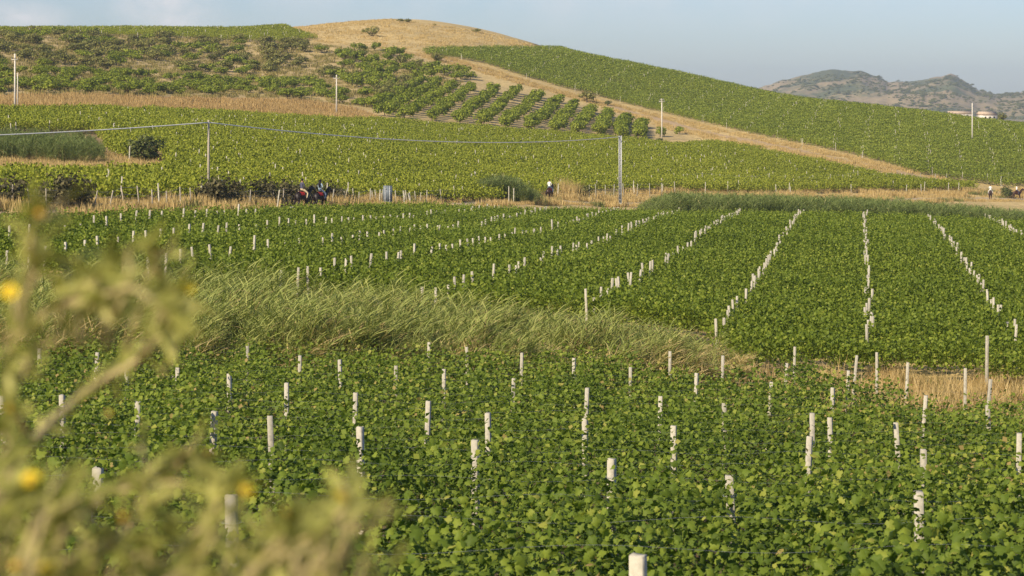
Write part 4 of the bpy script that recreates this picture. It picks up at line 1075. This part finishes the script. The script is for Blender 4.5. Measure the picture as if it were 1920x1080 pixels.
def rider(p, heading, top, legs, label, hair='short', s=1.0, turn=0.):
    v = [(0, 0, 1.76)]; e = []; r = [(.17, .14)]
    def add(q, rad, par): v.append(q); r.append(rad); e.append((par, len(v)-1)); return len(v)-1
    w = add((-.01, 0, 1.96), (.14, .11), 0); c = add((.01, 0, 2.18), (.17, .12), w); sh = add((.02, 0, 2.31), (.13, .09), c); nk = add((.04, 0, 2.41), .055, sh)
    hd = add((.055, 0, 2.50), (.085, .09), nk); hd2 = add((.06, 0, 2.60), (.085, .10), hd); add((.05, 0, 2.67), .06, hd2)
    nose = add((.165, 0, 2.56), .018, hd2)
    for s_ in (-1, 1):
        a = add((.02, .20*s_, 2.30), .062, sh); el = add((.06, .27*s_, 2.03), .048, a); wr = add((.32, .12*s_, 1.92), .034, el); ha = add((.40, .08*s_, 1.90), (.03, .042), wr)
        for f in range(3): add((.45+.01*f, .055*s_ + .018*(f-1), 1.875-.012*f), .011, ha)
        add((.41, .05*s_, 1.93), .012, ha)
        t = add((.16, .20*s_, 1.70), .095, 0); k = add((.36, .37*s_, 1.47), .068, t); an = add((.16, .41*s_, .98), .042, k); add((.30, .42*s_, .92), .045, an)
    me = skin_obj('body', v, e, r, 0)
    for m in (top, legs, 'skin', 'leather', 'hair'): me.materials.append(M[m])
    z = np.empty(len(me.polygons)*3, np.float32); me.polygons.foreach_get('center', z); z = z.reshape(-1, 3)
    mi = np.zeros(len(z), np.int32); mi[z[:, 2] < 1.84] = 1; mi[z[:, 2] > 2.395] = 2
    arm = (z[:, 0] > .10) & (z[:, 2] > 1.84) & (z[:, 2] < 2.12); mi[arm] = 2; mi[z[:, 2] < 1.08] = 3
    me.polygons.foreach_set('material_index', mi)
    root = ob('person', None, label=label, cat='person', loc=p, rot=(0, 0, heading)); root.scale = (s,)*3
    ob('body', me, root)
    bm = bmesh.new(); bmesh.ops.create_icosphere(bm, subdivisions=2, radius=1)
    for q in bm.verts:
        q.co = Vector((q.co.x*.108, q.co.y*.105, q.co.z*.125)) + Vector((.035, 0, 2.605))
        if q.co.x > .10 and q.co.z < 2.64: q.co.x = .07
        if hair == 'short' and q.co.z < 2.53: q.co.z = 2.53
    hm = bpy.data.meshes.new('hair'); bm.to_mesh(hm); bm.free(); hm.materials.append(M['hair'])
    h = ob('hair', hm, root)
    if hair == 'long':
        ob('long_hair', hair_strip('long_hair', [(-.03, 0, 2.66), (-.09, -.02, 2.5), (-.13, -.05, 2.25), (-.12, -.07, 1.98)], [.06, .11, .13, .05], M['hair']), h)
    for s_ in (-1, 1):
        bm = bmesh.new(); bmesh.ops.create_icosphere(bm, subdivisions=1, radius=.016)
        em = bpy.data.meshes.new('eye'); bm.to_mesh(em); bm.free(); em.materials.append(M['hair']); ob('eye', em, root, loc=(.143, .036*s_, 2.585))
    return root
def mounted(px, Y, head, **k):
    p = at(px, Y)
    horse(p, R(head), k['mi'], k['coat'], k['hl'], k.get('cloth', 'red'), k.get('socks', False))
    rider(p, R(head), k['top'], k['legs'], k['rl'], k.get('hair', 'short'))
mounted(566, 190, 48, mi=0, coat='horse_dark', hl='dark bay horse with red saddle cloth carrying the rider in slate blue', top='navy_cloth', legs='cream', rl='person in slate blue shirt and cream breeches riding away on a dark horse')
mounted(600, 197, 52, mi=1, coat='horse_dark', socks=True, hl='dark horse with pale socks carrying the long-haired rider', top='pale_blue', legs='jeans', hair='long', rl='person with long dark hair and pale blue top riding a dark horse')
mounted(1030, 279, 68, mi=0, coat='horse_bay', hl='dark brown horse seen from behind beside the reed mound', top='white_cloth', legs='jeans', rl='person in white shirt and blue jeans riding alone beside the reed mound')
mounted(1857, 401, 75, mi=1, coat='horse_bay', cloth=None, hl='brown horse walking away left of the roadside thorny shrub', top='white_cloth', legs='white_cloth', rl='person dressed in white riding away left of the thorny shrub')
mounted(1906, 408, 8, mi=0, coat='horse_bay', cloth=None, hl='brown horse walking sideways right of the roadside thorny shrub', top='white_cloth', legs='navy_cloth', rl='person in white shirt riding sideways right of the thorny shrub')

# ------------------------------------------------------------------ distant hills and houses
def hills():
    prof_ = [(700, 250), (1100, 240), (1300, 215), (1400, 176), (1440, 160), (1500, 142), (1550, 130), (1590, 131), (1625, 135), (1668, 153), (1700, 155), (1740, 148), (1770, 141), (1786, 136), (1806, 150), (1830, 167), (1860, 179), (1890, 178), (1920, 173), (1990, 180), (2100, 188), (2400, 196), (2900, 205)]
    px = np.arange(700, 2900, 4.0); top = np.interp(px, *zip(*prof_))
    for it in range(2): top[1:-1] = (top[:-2]+top[1:-1]*2+top[2:])/4
    top += (vnoise(px, 0*px, 17, 3)-.5)*4 + (vnoise(px, 0*px, 6, 5)-.5)*1.5
    ys = np.concatenate([np.linspace(3000, 4200, 90), np.linspace(4230, 5300, 14)])
    Pg, Yg = np.meshgrid(px, ys); Yr = 4200.
    zt = (YH-top)/F*Yr
    u = np.clip((Yg-3000)/1200, 0, 1); back = np.clip((Yg-4200)/1100, 0, 1)
    Xg = (Pg-960)/F*4000
    nz = (vnoise(Xg + .25*Yg, Yg*.35, 110, 6)-.5)*26 + (vnoise(Xg - .3*Yg, Yg*.3, 48, 7)-.5)*13 + (vnoise(Xg, Yg*.5, 22, 8)-.5)*5
    Zg = -30 + (zt[None, :]+30)*(u**.8)*(1-back**1.3) + nz*np.sin(np.pi*np.clip(u, 0, 1))*.9
    Xw = (Pg-960)/F*Yg
    i = np.arange(Xw.size).reshape(Xw.shape); Qd = np.stack([i[:-1, :-1], i[:-1, 1:], i[1:, 1:], i[1:, :-1]], -1).reshape(-1, 4)
    wx = Xw + 60*vnoise(Xw, Yg, 55, 17) + 25*vnoise(Xw, Yg, 14, 18); wy = Yg*.5 + 50*vnoise(Xw, Yg, 47, 19)
    g1 = vnoise(wx, wy, 90, 12)*.5 + vnoise(wx, wy, 34, 13)*.3 + vnoise(wx, wy, 9, 14)*.2
    c = np.empty(Xw.shape+(3,)); c[:] = (.135, .145, .065)
    tan = .9*sstep(.42, .62, g1 + .10*(Pg > 1660)); c = c*(1-tan[..., None]) + np.array((.38, .29, .16))*tan[..., None]
    ob('hills', mk_mesh('hills', np.stack([Xw, Yg, Zg], -1), [Qd], [M['ground']], colour=c.reshape(-1, 3), smooth=True), label='distant hazy hills with scrub and bare tan slopes', kind='structure')
    n = 9000; a = rng.integers(1, 90, n); b = rng.integers(150, len(px)-100, n)
    ok = (vnoise(Xw[a, b], Yg[a, b], 60, 15) + .3*rng.random(n)) > .62; a, b = a[ok], b[ok]
    pts = np.column_stack([Xw[a, b]+rng.uniform(-4, 4, len(a)), Yg[a, b], Zg[a, b]-.5])
    tk = [TREES['olive'][q][0] for q in range(3)]
    scatter('scrub', pts, tk, 'dark scrub and small trees over the distant hills', 'scrub', scl=(rng.uniform(.9, 1.5, len(pts)) + 1.6*rng.random(len(pts))**5)[:, None]*np.array([1.2, 1.2, .75]))
hills()
def house(px, Y, w, d, h, zb, rz, label):
    X_ = (px-960)/F*Y; root = ob('house', None, label=label, cat='house', loc=(X_, Y, zb), rot=(0, 0, rz))
    mb = MB(); mb.box((0, 0, h/2-1), (w, d, h+2)); wl = ob('wall', mb.mesh('wall', [M['house_wall']]), root)
    mb = MB(); e = .4
    mb.add([(-w/2-e, -d/2-e, h), (w/2+e, -d/2-e, h), (w/2+e, d/2+e, h), (-w/2-e, d/2+e, h), (-w/2-e, 0, h+d*.2), (w/2+e, 0, h+d*.2)], [[0, 4, 3], [1, 2, 5]], [[0, 1, 5, 4], [3, 4, 5, 2], [0, 3, 2, 1]])
    ob('roof', mb.mesh('roof', [M['roof']]), root)
    for k in range(3):
        mb = MB(); mb.box(((k-1)*w*.3, -d/2-.02, h*.6), (.7, .1, .9)); ob('window', mb.mesh('window', [M['pane']]), wl)
def zrow(py, Y): return (YH-py)/F*Y
house(1850, 880, 6, 6, 3.0, zrow(229, 880), .2, 'low white house behind the vineyard ridge')
house(1800, 900, 9, 5, 2.4, zrow(224, 900), -.1, 'long low pale building with a tan roof behind the vineyard ridge')
tree('olive', (Vector(((1878-960)/F*890, 890, zrow(222, 890)-1.5))), 1.6, 'round dark tree beside the low white house', 'tree', None, 'tree')

# ------------------------------------------------------------------ flowering bush close to the camera
def near_bush():
    g = np.random.default_rng(77); rnd = random.Random(77)
    base = Vector((-.62, 1.75, 0)); base.z = float(H(base.x, base.y))
    root = ob('flowering_bush', None, label='blurred olive-green bush with small yellow flowers close to the camera', cat='bush', loc=base)
    def w(px, py, Y): return Vector(((px-960)/F*Y, Y, (YH-py)/F*Y))
    ST = [   # stems: photo points with a distance each, thickness
     ([(-190, 1500, 1.72), (-120, 1200, 1.75), (-30, 960, 1.8), (60, 830, 1.9), (170, 728, 2.0), (262, 672, 2.0), (318, 600, 1.95), (300, 520, 1.9), (285, 465, 1.85)], .0060),
     ([(60, 830, 1.9), (10, 720, 1.75), (30, 640, 1.65), (110, 570, 1.6), (190, 520, 1.55)], .0040),
     ([(30, 640, 1.65), (52, 540, 1.6), (60, 470, 1.58), (64, 400, 1.56)], .0034),
     ([(262, 672, 2.0), (300, 590, 1.75), (335, 545, 1.65)], .0032),
     ([(110, 570, 1.6), (180, 560, 1.55), (250, 540, 1.5), (320, 600, 1.5)], .0036),
     ([(-60, 1300, 1.7), (60, 1080, 1.7), (200, 925, 1.75), (300, 885, 1.8), (350, 850, 1.8)], .0044),
     ([(200, 925, 1.75), (320, 905, 1.7), (400, 918, 1.7)], .003),
     ([(-20, 1500, 1.7), (180, 1250, 1.6), (330, 1080, 1.55), (400, 960, 1.55), (430, 910, 1.55)], .0046),
     ([(180, 1250, 1.6), (420, 1120, 1.5), (560, 1020, 1.5), (650, 955, 1.5)], .0042),
     ([(420, 1120, 1.5), (500, 1040, 1.48), (560, 960, 1.46)], .0034),
     ([(-120, 1200, 1.65), (-40, 1050, 1.6), (30, 960, 1.55), (50, 900, 1.5)], .0042),
     ([(-120, 1500, 1.6), (40, 1180, 1.5), (90, 1050, 1.45), (110, 960, 1.45)], .004),
     ([(60, 1080, 1.7), (170, 1030, 1.5), (250, 985, 1.48), (265, 930, 1.48)], .0036),
     ([(-160, 1000, 1.8), (-60, 880, 1.7), (10, 800, 1.62), (24, 770, 1.6)], .0038)]
    tips = []; centers = []
    for pts, th in ST:
        P = np.array([w(*p) for p in pts]); k = len(P); t = np.linspace(0, k-1-1e-6, (k-1)*5+1); Q = catmull(P, t)
        mb = MB(); mb.tube(Q - np.array(base), np.linspace(th*.8, th*.35, len(Q)), 6); ob('stem', mb.mesh('stem', [M['bush_stem']], smooth=True), root)
        tips.append(Q[-1]); centers.append((Q, th))
    # stems down to the foot of the bush
    for a in (ST[0][0][0], ST[5][0][0], ST[7][0][0], ST[11][0][0], ST[13][0][0], ST[10][0][0]):
        p = w(*a); q = p.lerp(base, .55) + Vector((rnd.uniform(-.05, .05), rnd.uniform(-.05, .05), .05))
        mb = MB(); mb.tube([Vector((rnd.uniform(-.04, .04), rnd.uniform(-.04, .04), -.03)), q-base, p-base], [.010, .008, .006], 6); ob('stem', mb.mesh('stem', [M['bush_stem']], smooth=True), root)
    # lance-shaped leaves
    lm = []
    for q in range(4):
        mb = MB(); b = (.1, .22, .15, .3)[q]
        xs = [0, .2, .5, .8, 1.0]; ws = [.03, .085, .115, .075, 0.0]
        V = []
        for x, y in zip(xs, ws):
            z = -b*x*x
            V += [(x, -y, z+.05*y), (x, 0, z-.02), (x, y, z+.05*y)]
        Fq = []
        for i in range(4): Fq += [[i*3, i*3+1, i*3+4, i*3+3], [i*3+1, i*3+2, i*3+5, i*3+4]]
        mb.add(V, None, Fq, (.25, .45, .6, .8)[q]); lm.append(mb.mesh('leaf', [M['bush_leaf']], smooth=True))
    n = 0; extra = MB()
    def put_leaf(p, dirv, L, force=False):
        nonlocal n
        d = Vector(dirv).normalized(); q = d.to_track_quat('X', 'Z') @ Euler((rnd.uniform(-1.2, 1.2), 0, 0)).to_quaternion()
        if n < 300:
            o = ob('leaf', lm[rnd.randrange(4)], root, loc=Vector(p)-base); o.scale = (L, L, L); o.rotation_mode = 'QUATERNION'; o.rotation_quaternion = q; n += 1
        else:
            me = lm[rnd.randrange(4)]; V = np.array([q @ (v.co*L) + Vector(p) - base for v in me.vertices]); extra.add(V, None, [list(f.vertices) for f in me.polygons], rnd.uniform(.1, .9))
    for Q, th in centers:
        m = len(Q)
        for i in range(2, m):
            f = i/(m-1); cnt = 1 if f < .4 else (2 if f < .75 else 3)
            if Q[i][2] < -1.05*Q[i][1]*.22 - .0 and f < .3: cnt = 2
            for c in range(cnt):
                T = Q[i]-Q[i-1]; T = T/np.linalg.norm(T); d = T*rnd.uniform(.3, 1.0) + g.normal(size=3)*.55
                if rnd.random() < .85: put_leaf(Q[i], d, rnd.uniform(.020, .040))
        for c in range(9): put_leaf(Q[-1], (Q[-1]-Q[-2])/np.linalg.norm(Q[-1]-Q[-2])*.5 + g.normal(size=3)*.5, rnd.uniform(.012, .026))
    # dense leafy sprays in the lower corner
    sprays = []
    for q in range(115):
        px = rnd.uniform(-150, 690); lim = np.interp(px, [-150, 0, 120, 220, 330, 400, 500, 560, 640, 690], [880, 900, 930, 1030, 960, 900, 1010, 960, 945, 940])
        py = rnd.uniform(lim+25, 1180); sprays.append((px, py, rnd.uniform(1.4, 1.75)))
    for (px, py, Y_) in ((62, 430, 1.57), (66, 520, 1.59), (30, 600, 1.66), (120, 560, 1.6), (185, 525, 1.56), (240, 545, 1.52), (295, 490, 1.88), (305, 560, 1.9), (325, 610, 1.9), (330, 660, 1.98), (200, 610, 1.62), (60, 660, 1.66), (15, 700, 1.72), (250, 610, 1.7), (20, 830, 1.8), (340, 860, 1.8), (280, 890, 1.8), (210, 560, 1.55), (150, 600, 1.6)):
        sprays += [(px, py, Y_)]
    for (px, py, Y_) in sprays:
        p = w(px, py, Y_); q = p + Vector((rnd.uniform(-.015, .035), rnd.uniform(-.02, .02), rnd.uniform(.012, .03)))
        a = p + Vector((rnd.uniform(-.05, 0), rnd.uniform(-.02, .02), -.07))*(1 if py > 900 else .28)
        mb = MB(); mb.tube([a-base, p-base, q-base], [.0022, .0018, .001], 5); ob('sprig', mb.mesh('sprig', [M['bush_stem']]), root)
        for c in range(9):
            s_ = p.lerp(q, rnd.random()) if c > 3 else a.lerp(p, rnd.random())
            put_leaf(s_, np.array((q-a).normalized())*.6 + g.normal(size=3)*.55, rnd.uniform(.015, .032))
    if extra.n: ob('foliage', extra.mesh('foliage', [M['bush_leaf']], smooth=True), root, kind='stuff')
    # flower heads
    def petal_mesh():
        mb = MB()
        for k in range(13):
            a = k*6.283/13; ca, sa = math.cos(a), math.sin(a); ro = lambda x, y, z: (x*ca-y*sa, x*sa+y*ca, z)
            mb.add([ro(.25, -.10, 0), ro(.25, .10, 0), ro(.75, .14, .18), ro(.75, -.14, .18), ro(1.0, 0, .16)], [[3, 2, 4]], [[0, 1, 2, 3]])
        return mb.mesh('petals', [M['petal']])
    def dome(name, mat, r, h, z0):
        mb = MB(); mb.tube([(0, 0, z0), (0, 0, z0+h*.4), (0, 0, z0+h*.8), (0, 0, z0+h)], [r*.8, r, r*.7, r*.2], 9); return mb.mesh(name, [mat], smooth=True)
    PE = petal_mesh(); DI = dome('disc', M['disc'], .42, .3, .05); BR = dome('bract', M['bract'], .40, .85, -.85); BD = dome('disc', M['disc'], .5, .55, -.1)
    def flower(px, py, Y_, r, open_, tilt):
        o = ob('flower', None, root, loc=w(px, py, Y_)-base, rot=tilt); o.scale = (r*.85,)*3
        ob('bract', BR, o)
        if open_: ob('petals', PE, o); ob('disc', DI, o)
        else: ob('disc', BD, o)
    for f in ((18, 548, 1.56, .0085, 1, (.9, .3, 0)), (351, 540, 1.72, .0080, 1, (.5, .5, 0)), (58, 900, 1.48, .0085, 1, (.8, 0, 0)), (460, 921, 1.52, .0075, 1, (.5, .6, 0)), (640, 932, 1.50, .0075, 1, (.3, .4, 0)),
              (232, 968, 1.47, .008, 0, (1.0, 0, 0)), (22, 768, 1.6, .009, 0, (.6, .2, 0)), (90, 1068, 1.42, .008, 1, (.8, 0, 0)), (30, 1062, 1.4, .008, 0, (.5, 0, 0)), (75, 402, 1.55, .008, 0, (.2, .1, 0)), (300, 470, 1.85, .007, 0, (.1, .4, 0)),
              (235, 520, 1.55, .007, 0, (.4, .5, 0)), (388, 850, 1.78, .0065, 0, (.2, .9, 0)), (535, 965, 1.46, .0075, 0, (.3, .3, 0)), (325, 870, 1.75, .006, 0, (.3, .2, 0)), (205, 775, 1.9, .006, 0, (.3, 1.2, 0)), (365, 580, 1.8, .006, 0, (.3, .8, 0))):
        flower(*f)
near_bush()

# ------------------------------------------------------------------ air
def haze():
    x0, x1, y0, y1, z0, z1 = -3300, 4600, -90, 5600, -45, 82
    V = [(x, y, z) for x in (x0, x1) for y in (y0, y1) for z in (z0, z1)]
    me = mk_mesh('haze', V, [[[0, 1, 3, 2], [4, 6, 7, 5], [0, 4, 5, 1], [2, 3, 7, 6], [0, 2, 6, 4], [1, 5, 7, 3]]])
    m = bpy.data.materials.new('haze'); m.use_nodes = True; t = m.node_tree; t.nodes.clear()
    v = t.nodes.new('ShaderNodeVolumePrincipled'); o = t.nodes.new('ShaderNodeOutputMaterial')
    v.inputs['Color'].default_value = (.66, .82, 1.0, 1); v.inputs['Density'].default_value = .00011; v.inputs['Anisotropy'].default_value = .1
    t.links.new(v.outputs[0], o.inputs['Volume']); me.materials.append(m)
    ob('haze', me, label='thin pale summer haze over the valley', kind='stuff', cat='haze')
haze()
